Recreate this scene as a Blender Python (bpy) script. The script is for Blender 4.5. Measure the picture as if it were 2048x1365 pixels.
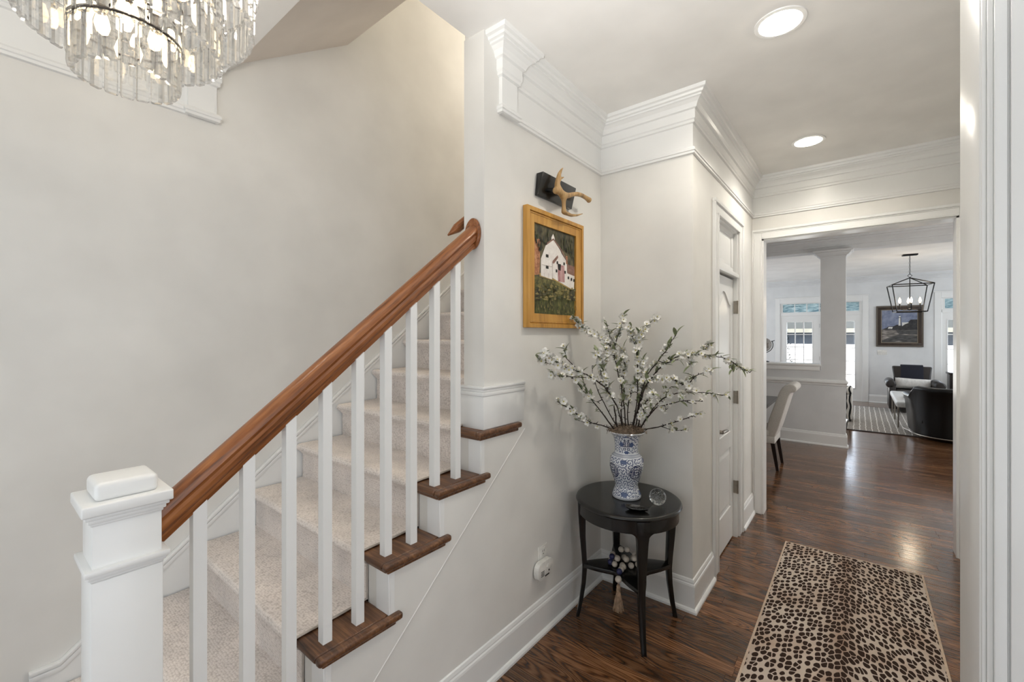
import bpy, bmesh, math, random
from mathutils import Vector, Matrix
D = bpy.data
for o in list(D.objects): D.objects.remove(o, do_unlink=True)
SC = bpy.context.scene
COL = SC.collection
R = math.radians
PI = math.pi
rnd = random.Random(7)

# ------------------------------------------------------------------ camera
YAW = math.atan2(694, 868)
cam_d = D.cameras.new('camera'); cam = D.objects.new('camera', cam_d); COL.objects.link(cam)
cam.location = (0, 0, 1.63); cam.rotation_euler = (R(90), 0, YAW)
cam_d.sensor_width = 36; cam_d.lens = 868 / 2048 * 36
cam_d.shift_y = -(670 - 682.5) / 2048 * -1.0
cam_d.clip_start = 0.02; cam_d.clip_end = 200
SC.camera = cam

# ------------------------------------------------------------------ exposure, world, sun, large lights
vs = SC.view_settings
vs.view_transform = 'Standard'; vs.look = 'None'; vs.gamma = 1; vs.use_curve_mapping = False
vs.exposure = 0.11
w = D.worlds.new('world'); SC.world = w; w.use_nodes = True
bg = w.node_tree.nodes['Background']; bg.inputs[0].default_value = (0.72, 0.84, 1.0, 1); bg.inputs[1].default_value = 6.0
SC.cycles.caustics_reflective = False
SC.cycles.caustics_refractive = False
SC.cycles.sample_clamp_indirect = 4.0
SC.cycles.max_bounces = 12
SC.cycles.transmission_bounces = 10
SC.cycles.transparent_max_bounces = 32

def light(name, kind, loc, energy, color=(1, 1, 1), size=None, size_y=None, rot=None, aim=None, spot=None, blend=.5, radius=None):
    l = D.lights.new(name, kind); l.energy = energy; l.color = color
    o = D.objects.new(name, l); COL.objects.link(o); o.location = loc
    if kind == 'AREA':
        l.size = size
        if size_y: l.shape = 'RECTANGLE'; l.size_y = size_y
    if radius is not None: l.shadow_soft_size = radius
    if spot: l.spot_size = R(spot); l.spot_blend = blend
    if rot: o.rotation_euler = rot
    if aim: o.rotation_euler = (Vector(aim) - Vector(loc)).to_track_quat('-Z', 'Y').to_euler()
    return o
sun = light('sun', 'SUN', (0, 0, 20), 22.0, (1, .97, .92)); sun.rotation_euler = (R(38), 0, R(-20)); sun.data.angle = R(1)
# added area lamps for assumed daylight from behind and right of the camera
light('rear_daylight', 'AREA', (-.9, -1.35, 1.5), 19, (.84, .92, 1), 2.4, 2.3, aim=(-.9, 2.2, 2.2))
light('side_daylight', 'AREA', (2.2, .1, 1.5), 27, (.88, .93, 1), 2.2, 2.2, aim=(-2, .4, 2.6))
# added spot lamp that brightens the ceiling; no known source there
light('ceiling_fill', 'SPOT', (-.3, .0, 1.9), 155, (1, .98, .95), aim=(-.40, 1.15, 3.05), spot=76, blend=1.0, radius=.12)
# added area lamps that brighten the living and dining rooms; no windows behind them
light('living_fill_right', 'AREA', (3.75, 11, 1.7), 70, (.86, .93, 1), 3.4, 2.1, aim=(-3, 11, 1.5))
light('living_fill_left', 'AREA', (-3.75, 11, 1.7), 60, (.86, .93, 1), 3.4, 2.1, aim=(3, 11, 1.5))
light('dining_fill', 'AREA', (2.35, 6.2, 1.5), 38, (1, .98, .95), 2.0, 1.8, aim=(-2, 5.6, 1.4))
# light of the upper floor falling down the stairwell
light('upper_floor_light', 'POINT', (-2.0, 3.6, 4.5), 38, (1, .93, .81), radius=.15)

# ------------------------------------------------------------------ materials
def lin(c):
    f = lambda v: v / 12.92 if v <= .04045 else ((v + .055) / 1.055) ** 2.4
    return tuple(f(x / 255) for x in c) + (1,)
class NT:
    def __init__(s, name):
        s.m = D.materials.new(name); s.m.use_nodes = True; s.t = s.m.node_tree; s.n = s.t.nodes; s.b = s.n['Principled BSDF']
    def new(s, typ, **kw):
        x = s.n.new(typ)
        for k, v in kw.items():
            if k.startswith('i_'): x.inputs[k[2:].replace('_', ' ')].default_value = v
            else: setattr(x, k, v)
        return x
    def link(s, a, b): s.t.links.new(a, b)
    def set(s, **kw):
        for k, v in kw.items(): s.b.inputs[k.replace('_', ' ')].default_value = v
    def ramp(s, fac, stops, interp='LINEAR'):
        r = s.new('ShaderNodeValToRGB'); r.color_ramp.interpolation = interp
        e = r.color_ramp.elements
        while len(e) < len(stops): e.new(.5)
        for i, (p, c) in enumerate(stops):
            e[i].position = p; e[i].color = c if len(c) == 4 else lin(c)
        s.link(fac, r.inputs[0]); return r.outputs[0]
    def coords(s, kind='Object', scale=(1, 1, 1), rot=(0, 0, 0)):
        if kind == 'Position': o = s.new('ShaderNodeNewGeometry').outputs['Position']
        else: o = s.new('ShaderNodeTexCoord').outputs[kind]
        mp = s.new('ShaderNodeMapping'); mp.inputs['Scale'].default_value = scale; mp.inputs['Rotation'].default_value = rot
        s.link(o, mp.inputs[0]); return mp.outputs[0]
    def noise(s, vec, scale, detail=2, rough=.5, dist=0):
        x = s.new('ShaderNodeTexNoise'); x.inputs['Scale'].default_value = scale; x.inputs['Detail'].default_value = detail
        x.inputs['Roughness'].default_value = rough; x.inputs['Distortion'].default_value = dist
        s.link(vec, x.inputs['Vector']); return x
    def math(s, op, a, b=None, clamp=False):
        x = s.new('ShaderNodeMath', operation=op); x.use_clamp = clamp
        for i, v in enumerate((a, b)):
            if v is None: continue
            if isinstance(v, (int, float)): x.inputs[i].default_value = v
            else: s.link(v, x.inputs[i])
        return x.outputs[0]
    def mix(s, fac, a, b, mode='MIX'):
        x = s.new('ShaderNodeMix', data_type='RGBA', blend_type=mode)
        for sock, v in ((x.inputs[0], fac), (x.inputs[6], a), (x.inputs[7], b)):
            if isinstance(v, (int, float)): sock.default_value = v
            elif isinstance(v, tuple): sock.default_value = v if len(v) == 4 else lin(v)
            else: s.link(v, sock)
        return x.outputs[2]
    def bump(s, h, strength=.2, dist=.01):
        x = s.new('ShaderNodeBump'); x.inputs['Strength'].default_value = strength; x.inputs['Distance'].default_value = dist
        s.link(h, x.inputs['Height']); s.link(x.outputs[0], s.b.inputs['Normal'])
    def col(s, sock): s.link(sock, s.b.inputs['Base Color'])

def paint(name, rgb, rough=.55, var=.02, bump=.04, spec=.5):
    m = NT(name); c = m.coords('Position'); n = m.noise(c, 3.0, 3)
    d = tuple(max(0, x - 255 * var) for x in rgb); l = tuple(min(255, x + 255 * var) for x in rgb)
    m.col(m.ramp(n.outputs[0], [(.3, d), (.7, l)])); m.set(Roughness=rough)
    m.b.inputs['Specular IOR Level'].default_value = spec
    n2 = m.noise(c, 160, 2); m.bump(n2.outputs[0], bump, .002)
    return m.m
def plain(name, rgb, rough=.5, metal=0, spec=.5, var=.03, sc=30, coat=0):
    m = NT(name); c = m.coords('Object'); n = m.noise(c, sc, 3)
    d = tuple(x * (1 - var * 2) for x in rgb); l = tuple(min(255, x * (1 + var)) for x in rgb)
    m.col(m.ramp(n.outputs[0], [(.3, d), (.7, l)])); m.set(Roughness=rough, Metallic=metal)
    m.b.inputs['Specular IOR Level'].default_value = spec
    m.b.inputs['Coat Weight'].default_value = coat
    return m.m
def emit(name, rgb, strength):
    m = NT(name); m.set(Base_Color=lin(rgb), Emission_Color=lin(rgb), Emission_Strength=strength); return m.m
M = {}
M['wall'] = paint('wall_paint', (232, 230, 225), .6)
M['wall_far'] = paint('living_paint', (226, 227, 227), .6)
M['ceil'] = paint('ceiling_paint', (246, 244, 240), .75)
M['trim'] = paint('trim_gloss_white', (240, 240, 238), .28, .008, .02)
M['soffit'] = paint('stairwell_ceiling_paint', (234, 226, 218), .75)
def wood_floor(name, per_obj=True, lines=False):
    m = NT(name); g = m.new('ShaderNodeNewGeometry').outputs['Position']
    oi = m.new('ShaderNodeObjectInfo').outputs['Random']
    comb = m.new('ShaderNodeCombineXYZ')
    m.link(m.math('MULTIPLY', oi, 37.0), comb.inputs[0]); m.link(m.math('MULTIPLY', oi, 91.0), comb.inputs[1])
    if lines:
        br = m.new('ShaderNodeTexBrick'); br.offset = .37; br.inputs['Scale'].default_value = 1; br.inputs['Brick Width'].default_value = 1.1
        br.inputs['Row Height'].default_value = .083; br.inputs['Mortar Size'].default_value = .0012; br.inputs['Color1'].default_value = (0, 0, 0, 1); br.inputs['Color2'].default_value = (1, 1, 1, 1)
        m.link(g, br.inputs[0]); rv = br.outputs[0]
        m.link(m.math('MULTIPLY', rv, 37.0), comb.inputs[0]); m.link(m.math('MULTIPLY', rv, 91.0), comb.inputs[1])
    else: rv = oi
    add = m.new('ShaderNodeVectorMath', operation='ADD'); m.link(g, add.inputs[0]); m.link(comb.outputs[0], add.inputs[1])
    mp = m.new('ShaderNodeMapping'); mp.inputs['Scale'].default_value = (1.0, 8.5, 1); m.link(add.outputs[0], mp.inputs[0])
    n1 = m.noise(mp.outputs[0], 1.5, 1, .4, .5)
    rings = m.math('SINE', m.math('MULTIPLY', n1.outputs[0], 96.0))
    rings = m.math('MULTIPLY', m.math('ADD', rings, 1.0), .5)
    mp2 = m.new('ShaderNodeMapping'); mp2.inputs['Scale'].default_value = (7, 190, 1); m.link(add.outputs[0], mp2.inputs[0])
    pores = m.noise(mp2.outputs[0], 1.6, 3, .65)
    mp3 = m.new('ShaderNodeMapping'); mp3.inputs['Scale'].default_value = (1.4, 11, 1); m.link(add.outputs[0], mp3.inputs[0])
    big = m.noise(mp3.outputs[0], 1.5, 3)
    g1 = m.math('ADD', m.math('MULTIPLY', m.math('POWER', rings, .6), .34), m.math('MULTIPLY', pores.outputs[0], .70))
    g1 = m.math('ADD', g1, m.math('MULTIPLY', m.math('SUBTRACT', big.outputs[0], .5), .45))
    base = m.ramp(g1, [(.28, (42, 27, 17)), (.48, (104, 70, 44)), (.70, (146, 106, 74)), (1.0, (176, 136, 102))])
    tint = m.ramp(rv, [(0, (178, 176, 176)), (.5, (222, 214, 208)), (1, (255, 246, 236))])
    m.col(m.mix(1.0, base, tint, 'MULTIPLY'))
    m.set(Roughness=.27); m.link(m.ramp(g1, [(.2, (.26, .26, .26, 1)), (.8, (.15, .15, .15, 1))]), m.b.inputs['Roughness'])
    m.bump(g1, .06, .0015); m.b.inputs['Coat Weight'].default_value = .25; m.b.inputs['Coat Roughness'].default_value = .12
    return m.m
M['plank'] = wood_floor('dark_oak_planks')
M['plankfar'] = wood_floor('dark_oak_floor', lines=True)
def wood(name, dark, mid, light_, axis='Y', rough=.3, sc=1.0, tilt=0):
    m = NT(name); s = {'X': (2, 28, 28), 'Y': (28, 2, 28), 'Z': (28, 28, 2)}[axis]
    c0 = m.coords('Object', (1, 1, 1), (tilt, 0, 0)); mp = m.new('ShaderNodeMapping'); mp.inputs['Scale'].default_value = tuple(v * sc for v in s); m.link(c0, mp.inputs[0]); n = m.noise(mp.outputs[0], 1.0, 4, .6, .6)
    mp2 = m.new('ShaderNodeMapping'); mp2.inputs['Scale'].default_value = tuple(4 * v * sc for v in s); m.link(c0, mp2.inputs[0]); n2 = m.noise(mp2.outputs[0], 1.0, 2)
    g = m.math('ADD', m.math('MULTIPLY', n.outputs[0], .65), m.math('MULTIPLY', n2.outputs[0], .35))
    m.col(m.ramp(g, [(.3, dark), (.5, mid), (.7, light_)])); m.set(Roughness=rough); m.bump(g, .08, .002)
    return m.m
M['tread'] = wood('oak_tread', (48, 30, 20), (100, 67, 45), (146, 104, 70), 'X', .32, 1.3)
M['rail'] = wood('oak_handrail', (84, 46, 22), (142, 86, 46), (176, 116, 68), 'Y', .3, 1.5, -math.atan(.806))
M['gold'] = wood('gilt_frame', (150, 104, 40), (196, 144, 66), (220, 172, 92), 'Z', .35, .4)
M['black'] = plain('black_lacquer', (15, 14, 13), .26, coat=.15)
M['blackmetal'] = plain('black_iron', (24, 24, 25), .4, .6)
M['bronze'] = plain('dark_bronze', (70, 62, 56), .3, .9)
M['nickel'] = plain('satin_nickel', (150, 143, 133), .3, 1)
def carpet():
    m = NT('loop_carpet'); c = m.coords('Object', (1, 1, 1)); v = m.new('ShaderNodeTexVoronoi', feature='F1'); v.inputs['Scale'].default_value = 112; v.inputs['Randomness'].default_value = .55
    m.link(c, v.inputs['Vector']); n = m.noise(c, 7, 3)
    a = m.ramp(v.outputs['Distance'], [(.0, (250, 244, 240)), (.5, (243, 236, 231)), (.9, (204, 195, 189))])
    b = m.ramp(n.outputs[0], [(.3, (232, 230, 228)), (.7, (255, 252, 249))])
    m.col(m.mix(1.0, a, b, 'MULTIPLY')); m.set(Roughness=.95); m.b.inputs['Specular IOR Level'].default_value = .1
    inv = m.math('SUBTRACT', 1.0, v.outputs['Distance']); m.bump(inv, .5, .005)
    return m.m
M['carpet'] = carpet()
M['binding'] = plain('carpet_binding', (190, 180, 170), .9)
def glassy(name, rough=0, color=(255, 255, 255), ior=1.5):
    m = NT(name); m.set(Base_Color=lin(color), Roughness=rough, IOR=ior); m.b.inputs['Transmission Weight'].default_value = 1
    return m.m
M['crystal'] = glassy('crystal_glass', 0.0, (255, 254, 251), 1.42)
M['crystal2'] = M['crystal']
M['ball'] = glassy('bubble_glass', 0.0, (250, 252, 252), 1.35)
M['bubble'] = plain('bubble_silver', (226, 230, 232), .15, .6)
def crystal_mat():
    m = NT('crystal_glass'); m.set(Base_Color=lin((255, 254, 251)), Roughness=0, IOR=1.45); m.b.inputs['Transmission Weight'].default_value = 1
    t = m.new('ShaderNodeBsdfTransparent'); t.inputs[0].default_value = (1, 1, 1, 1)
    x = m.new('ShaderNodeMixShader'); x.inputs[0].default_value = .36; m.link(m.b.outputs[0], x.inputs[1]); m.link(t.outputs[0], x.inputs[2])
    out = [k for k in m.n if k.type == 'OUTPUT_MATERIAL'][0]; m.link(x.outputs[0], out.inputs[0]); return m.m
M['crystal'] = crystal_mat()
def pane(name, rgb=(255, 255, 255), spec=.08):
    m = NT(name); t = m.new('ShaderNodeBsdfTransparent'); t.inputs[0].default_value = lin(rgb)
    g = m.new('ShaderNodeBsdfGlossy'); g.inputs['Roughness'].default_value = .02
    x = m.new('ShaderNodeMixShader'); x.inputs[0].default_value = spec
    m.link(t.outputs[0], x.inputs[1]); m.link(g.outputs[0], x.inputs[2])
    out = [k for k in m.n if k.type == 'OUTPUT_MATERIAL'][0]; m.link(x.outputs[0], out.inputs[0]); return m.m
M['pane'] = pane('window_glass')
M['fabric'] = plain('oatmeal_linen', (206, 202, 196), .9, spec=.2, sc=120)
M['white_fab'] = plain('white_fabric', (226, 224, 220), .9, spec=.2)
M['bench'] = plain('white_leather', (226, 226, 224), .45)
M['leather'] = plain('black_leather', (10, 10, 10), .32, spec=.35)
M['brownleather'] = plain('brown_leather', (38, 32, 30), .38)
M['navy'] = plain('navy_knit', (30, 32, 44), .9)
M['white'] = plain('white_plastic', (236, 234, 228), .35)
M['darkslot'] = plain('dark_slot', (40, 38, 36), .6)
M['espresso'] = plain('espresso_wood', (36, 28, 25), .3)
M['greywood'] = plain('grey_table_wood', (62, 62, 62), .25)
M['bark'] = plain('dark_bark', (48, 38, 33), .8, sc=80, var=.15)
M['petal'] = plain('white_petal', (246, 244, 238), .6)
M['stamen'] = plain('yellow_stamen', (206, 196, 120), .6)
M['leaf'] = plain('spring_leaf', (138, 148, 110), .5, var=.12, sc=20)
M['moss'] = plain('spanish_moss', (142, 124, 106), .95, var=.2, sc=40)
M['beadgrey'] = plain('grey_wooden_bead', (196, 186, 174), .6, var=.08)
M['beadnavy'] = plain('navy_bead', (38, 40, 78), .5)
M['tassel'] = plain('jute_tassel', (178, 150, 124), .9, var=.12, sc=60)
M['antler'] = wood('antler_bone', (110, 82, 50), (178, 142, 92), (212, 180, 130), 'Z', .45, .8)
M['bulb'] = emit('warm_bulb', (255, 226, 178), 18)
M['lens'] = emit('recessed_lens', (255, 246, 228), 40)
M['blue'] = plain('cobalt_ink', (26, 34, 78), .25)
M['blue2'] = plain('blue_motif_ink', (74, 90, 128), .25)
# ------------------------------------------------------------------ mesh helpers
class MB:
    """collects solids and links them as ONE mesh object"""
    def __init__(s): s.v = []; s.f = []; s.mi = []; s.cur = 0; s.T = None
    def add(s, vs_, fs):
        k = len(s.v)
        s.v += [tuple(s.T @ Vector(p)) if s.T else tuple(p) for p in vs_]
        s.f += [tuple(i + k for i in f) for f in fs]; s.mi += [s.cur] * len(fs); return s
    def box(s, x0, x1, y0, y1, z0, z1):
        v = [(x, y, z) for z in (z0, z1) for y in (y0, y1) for x in (x0, x1)]
        return s.add(v, [(0, 2, 3, 1), (4, 5, 7, 6), (0, 1, 5, 4), (2, 6, 7, 3), (0, 4, 6, 2), (1, 3, 7, 5)])
    def prism(s, poly, axis, a, b):
        """poly: 2D outline; axis X -> (y,z), Y -> (x,z), Z -> (x,y)"""
        def P(p, t): return {'X': (t, p[0], p[1]), 'Y': (p[0], t, p[1]), 'Z': (p[0], p[1], t)}[axis]
        n = len(poly); v = [P(p, a) for p in poly] + [P(p, b) for p in poly]
        f = [tuple(range(n)), tuple(range(2 * n - 1, n - 1, -1))] + [(i, i + n, (i + 1) % n + n, (i + 1) % n) for i in range(n)]
        return s.add(v, f)
    def tube(s, pts, r, n=8, cap=True):
        pts = [Vector(p) for p in pts]; rs = r if isinstance(r, (list, tuple)) else [r] * len(pts)
        v = []; f = []; up = None
        for i, p in enumerate(pts):
            d = (pts[min(i + 1, len(pts) - 1)] - pts[max(i - 1, 0)]).normalized()
            if up is None: up = Vector((0, 0, 1)) if abs(d.z) < .9 else Vector((1, 0, 0))
            a = d.cross(up); a = a.normalized() if a.length > 1e-6 else d.orthogonal().normalized()
            b = d.cross(a).normalized(); up = -b if False else b.cross(d) * 0 + (a.cross(d)).normalized()
            for k in range(n):
                t = 2 * PI * k / n; v.append(p + (a * math.cos(t) + b * math.sin(t)) * rs[i])
        for i in range(len(pts) - 1):
            for k in range(n):
                f.append((i * n + k, i * n + (k + 1) % n, (i + 1) * n + (k + 1) % n, (i + 1) * n + k))
        if cap: f += [tuple(range(n - 1, -1, -1)), tuple(range((len(pts) - 1) * n, len(pts) * n))]
        return s.add(v, f)
    def lathe(s, prof, cx=0, cy=0, n=32, close=True, sx=1, sy=1):
        v = []; f = []
        for r, z in prof:
            for k in range(n):
                t = 2 * PI * k / n; v.append((cx + r * sx * math.cos(t), cy + r * sy * math.sin(t), z))
        for i in range(len(prof) - 1):
            for k in range(n): f.append((i * n + k, i * n + (k + 1) % n, (i + 1) * n + (k + 1) % n, (i + 1) * n + k))
        if close: f += [tuple(range(n - 1, -1, -1)), tuple(range((len(prof) - 1) * n, len(prof) * n))]
        return s.add(v, f)
    def ball(s, c, r, n=12, m=8, sz=1):
        prof = [(max(1e-4, r * math.sin(PI * i / m)), c[2] - r * sz * math.cos(PI * i / m)) for i in range(m + 1)]
        return s.lathe(prof, c[0], c[1], n)
    def sweep(s, prof, path, closed=False):
        """prof: (offset to the right of travel, z) ; path: 2D points, mitred corners"""
        n = len(prof); v = []; f = []
        P = [Vector(p) for p in path]; m = len(P)
        for i in range(m):
            d0 = (P[i] - P[i - 1]).normalized() if i > 0 else None
            d1 = (P[i + 1] - P[i]).normalized() if i < m - 1 else None
            if d0 is None: d0 = d1
            if d1 is None: d1 = d0
            n0 = Vector((d0.y, -d0.x)); n1 = Vector((d1.y, -d1.x))
            mt = (n0 + n1).normalized(); k = 1 / max(.2, mt.dot(n0)); mt = mt * k
            for o, z in prof: v.append((P[i].x + mt.x * o, P[i].y + mt.y * o, z))
        for i in range(m - 1):
            for k in range(n): f.append((i * n + k, (i + 1) * n + k, (i + 1) * n + (k + 1) % n, i * n + (k + 1) % n))
        f += [tuple(range(n)), tuple(range(m * n - 1, (m - 1) * n - 1, -1))]
        return s.add(v, f)
    def mesh(s, name, mats, smooth=False, bevel=0, segs=2, angle=40):
        me = D.meshes.new(name)
        bm = bmesh.new(); vv = [bm.verts.new(p) for p in s.v]
        for f, mi in zip(s.f, s.mi):
            try:
                q = bm.faces.new([vv[i] for i in f]); q.material_index = mi
            except ValueError: pass
        bmesh.ops.recalc_face_normals(bm, faces=bm.faces[:])
        if bevel:
            ed = [e for e in bm.edges if len(e.link_faces) == 2 and e.calc_face_angle(0) > R(30)]
            bmesh.ops.bevel(bm, geom=ed, offset=bevel, segments=segs, affect='EDGES', profile=.5, clamp_overlap=True)
        if smooth or bevel:
            for f in bm.faces: f.smooth = True
            for e in bm.edges:
                if len(e.link_faces) == 2 and e.calc_face_angle(0) > R(angle): e.smooth = False
        bm.to_mesh(me); bm.free()
        for m in (mats if isinstance(mats, (list, tuple)) else [mats]): me.materials.append(m)
        return me
    def build(s, name, mats, parent=None, loc=None, rot=None, label=None, kind=None, **kw):
        o = D.objects.new(name, s.mesh(name, mats, **kw)); COL.objects.link(o)
        if parent: o.parent = parent
        if loc: o.location = loc
        if rot: o.rotation_euler = rot
        if label: o['label'] = label
        if kind: o['kind'] = kind
        return o
def inst(o, parent=None, loc=None, rot=None, name=None):
    c = o.copy(); COL.objects.link(c)
    for k in ('label', 'category', 'group'):
        if k in c and parent: del c[k]
    if name: c.name = name
    c.parent = parent
    if loc is not None: c.location = loc
    if rot is not None: c.rotation_euler = rot
    return c
def tag(o, label, cat, group=None):
    o['label'] = label; o['category'] = cat
    if group: o['group'] = group
    return o
def thing(name, label, cat, loc=(0, 0, 0), rz=0, group=None):
    o = D.objects.new(name, None); COL.objects.link(o); o.location = loc; o.rotation_euler = (0, 0, rz); o.empty_display_size = .1
    return tag(o, label, cat, group)
def shell(name, mb, mat, **kw): return mb.build(name, mat, kind='structure', **kw)
def BX(*a): return MB().box(*a)

# ------------------------------------------------------------------ the room
CE = 3.05
XA, XB = -1.36, -1.49              # stair wall, two faces
XL = -2.55                         # far wall of the stair
YW = 1.493                         # near end of the stair wall
Y1 = 2.66; XC = -.765              # closet block
YE = 4.5                           # wall with the cased opening
OX0, OX1, OZ = -.69, .57, 2.497
HX = .66                           # right wall of the hall
SY, SXj, SYf = 1.30, .193, 1.515   # wall stub at the right
N0Z, RISE, N0Y, RUN = 0, .198, .193, .2485
def ty(n): return N0Y + RUN * (n - 1)     # nosing of tread n
def tz(n): return RISE * n
NS = 16

floor = shell('floor', MB().box(-4, 4, -1.7, 8.0, -.2, -.004), M['plankfar'])
shell('floor.001', MB().box(-4, 4, 8.0, 13.75, -.2, 0), M['plankfar'])
shell('ceiling', MB().box(XB + .03, HX + .2, -1.7, YE + .14, CE, CE + .3).box(HX, 2.6, -1.7, SY + .1, CE, CE + .3).box(XL - .1, XB + .03, -1.7, .876, CE, CE + .3), M['ceil'])
shell('ceiling.001', MB().box(-4, 4, YE, 13.75, CE, CE + .3), M['ceil'])
# sloped ceiling over the stair, then the tall upper stairwell
sl = (3.481 - 3.05) / (1.508 - .876)
shell('ceiling.002', MB().prism([(.8765, CE + .0005), (1.508, 3.481), (1.508, 3.62), (.8765, 3.62)], 'X', XL - .1, XA), M['soffit'])
shell('ceiling.003', MB().box(XL - .1, XA, 1.4, 4.64, 5.3, 5.4), M['soffit'])
shell('wall_left', MB().box(XL - .12, XL, -1.7, 4.64, 0, 5.4), M['wall'])
shell('wall_upper', MB().box(XL - .1, XA, 1.39, 1.508, 3.5, 5.4).box(XL - .1, XA, 4.52, 4.64, 0, 5.4).box(XB, XA, 1.5, 4.64, CE + .001, 5.4), M['wall'])
shell('wall_stair', MB().box(XB, XA, YW, YE + .14, 0, CE), M['wall'])
# wall under the open stair, stepped under the treads
poly = [(ty(1) + .03, 0)]
for n in range(1, 7):
    poly += [(ty(n) + .03, tz(n) - .035), (ty(n + 1) + .03, tz(n) - .035)]
poly[-1] = (YW, tz(6) - .035); poly += [(YW, 0)]
shell('wall_understair', MB().prism(poly, 'X', XB, XA), M['wall'])
# closet block with its door opening
DY0, DY1, DZ = 3.235, 3.87, 2.455
shell('wall_closet', MB().box(XA, XC, Y1, DY0, 0, CE).box(XA, XC, DY1, YE + .14, 0, CE).box(XA, XC, DY0, DY1, DZ, CE).box(XA, XC - .12, DY0, DY1, 0, DZ), M['wall'])
shell('wall_end', MB().box(XA, OX0, YE, YE + .14, 0, CE).box(OX1, 2.5, YE, YE + .14, 0, CE).box(OX0, OX1, YE, YE + .14, OZ, CE), M['wall'])
shell('wall_right', MB().box(HX, HX + .12, SYf, YE + .14, 0, CE), M['wall'])
shell('wall_stub', MB().box(SXj, 2.6, SY, SYf, 0, CE), M['trim'], bevel=.003)
shell('wall_front', MB().box(XL - .12, 2.6, -1.8, -1.68, 0, CE), M['wall'])
shell('wall_side', MB().box(2.5, 2.6, -1.7, SY, 0, CE), M['wall'])
# dining and living room
shell('wall_dining_left', MB().box(-4.1, -4, YE, 13.75, 0, CE), M['wall_far'])
shell('wall_dining_right', MB().box(2.5, 2.6, YE, 7.9, 0, CE).box(2.5, 4, 7.87, 8.02, 0, CE), M['wall_far'])
shell('wall_living_right', MB().box(4, 4.1, 7.87, 13.75, 0, CE), M['wall_far'])
shell('wall_dining_back', MB().box(-4, XA, YE, YE + .14, 0, CE), M['wall_far'])
WX = -.148
shell('wall_half', MB().box(-4, WX, 7.87, 8.02, 0, 1.10).box(-.445, WX, 7.87, 8.12, 1.10, 2.862), M['wall_far'])
shell('wall_beam', MB().box(-4, 2.6, 7.87, 8.12, 2.862, CE), M['wall_far'])

# ---- mouldings
def prof_close(p): return p + [(-.004, p[-1][1]), (-.004, p[0][1])]
CROWN = prof_close([(0, 2.875), (.012, 2.88), (.012, 2.895), (.018, 2.901), (.018, 2.952), (.03, 2.957), (.032, 2.966), (.04, 2.982), (.056, 2.997), (.066, 3.001), (.066, 3.010), (.078, 3.014), (.082, 3.026), (.095, 3.031), (.098, 3.05)])
RAIL_ = prof_close([(0, 2.697), (.012, 2.700), (.012, 2.712), (.017, 2.716), (.017, 2.728), (.006, 2.740), (0, 2.742)])
BASE = prof_close([(.030, 0), (.030, .012), (.024, .022), (.016, .026), (.016, .150), (.014, .160), (.010, .166), (.010, .172), (.006, .186), (0, .190)])
def off(p, d): return [(o + d if o > -.003 else o, z) for o, z in p]
tn = [0]
def trim(mb, mat=None, name=None, **kw):
    tn[0] += 1; return shell(name or f'trim_{tn[0]}', mb, mat or M['trim'], **kw)
HALL = [(XA, 1.70), (XA, Y1), (XC, Y1), (XC, YE), (HX, YE), (HX, SYf)]
trim(MB().sweep(CROWN, HALL)); trim(MB().sweep(RAIL_, HALL))
FRZ = prof_close([(0, 2.741), (.0015, 2.741), (.0015, 2.877), (0, 2.877)])
trim(MB().sweep(FRZ, HALL))
BLK = [(XA, 1.60), (XA + .02, 1.60), (XA + .02, 1.72), (XA, 1.72)]
trim(MB().box(XA - .002, XA + .02, 1.60, 1.72, 2.70, CE).sweep(CROWN, BLK).sweep(RAIL_, BLK))
LF = [(XL, -1.6), (XL, .67)]
trim(MB().sweep(CROWN, LF)); trim(MB().sweep(RAIL_, LF)); trim(MB().sweep(FRZ, LF))
BL2 = [(XL, .66), (XL + .02, .66), (XL + .02, .78), (XL, .78)]
trim(MB().box(XL - .002, XL + .02, .66, .78, 2.70, CE).sweep(CROWN, BL2).sweep(RAIL_, BL2))
shell('baseboard_stair', MB().sweep(BASE, [(XA, .25), (XA, Y1), (XC, Y1), (XC, 3.085)]), M['trim'])
shell('baseboard_closet', MB().sweep(BASE, [(XC, 4.02), (XC, YE), (OX0 - .094, YE)]), M['trim'])
shell('baseboard_right', MB().sweep(BASE, [(HX, YE - .02), (HX, SYf)]), M['trim'])
shell('baseboard_half_wall', MB().sweep(BASE, [(-4, 7.87), (WX, 7.87), (WX, 8.02)]), M['trim'])
shell('baseboard_far', MB().sweep(BASE, [(.185, 13.6), (1.35, 13.6)]), M['trim'])
trim(MB().sweep(prof_close([(0, .885), (.012, .89), (.014, .91), (.026, .925), (.026, .945), (.012, .955), (.010, .968), (0, .972)]), [(-4, 7.87), (WX, 7.87), (WX, 8.02)]))
trim(MB().box(-4, -.44, 7.83, 8.16, 1.165, 1.195).box(-4, -.45, 7.855, 8.03, 1.095, 1.165), bevel=.006)
BC = prof_close([(0, 2.915), (.016, 2.92), (.018, 2.94), (.024, 2.944), (.05, 2.975), (.078, 2.995), (.08, 3.012), (.10, 3.018), (.105, 3.05)])
trim(MB().sweep(BC, [(-4, 7.87), (2.5, 7.87)]), M['wall_far'])
trim(MB().sweep(BC, [(-4, 13.6), (4, 13.6)]), M['wall_far'])
CAPP = prof_close([(0, 2.755), (.006, 2.76), (.008, 2.775), (.03, 2.79), (.055, 2.815), (.06, 2.83), (.085, 2.84), (.09, 2.862)])
trim(MB().sweep(CAPP, [(-.445, 8.12), (-.445, 7.87), (WX, 7.87), (WX, 8.12)][::1]), M['wall_far'])
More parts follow.
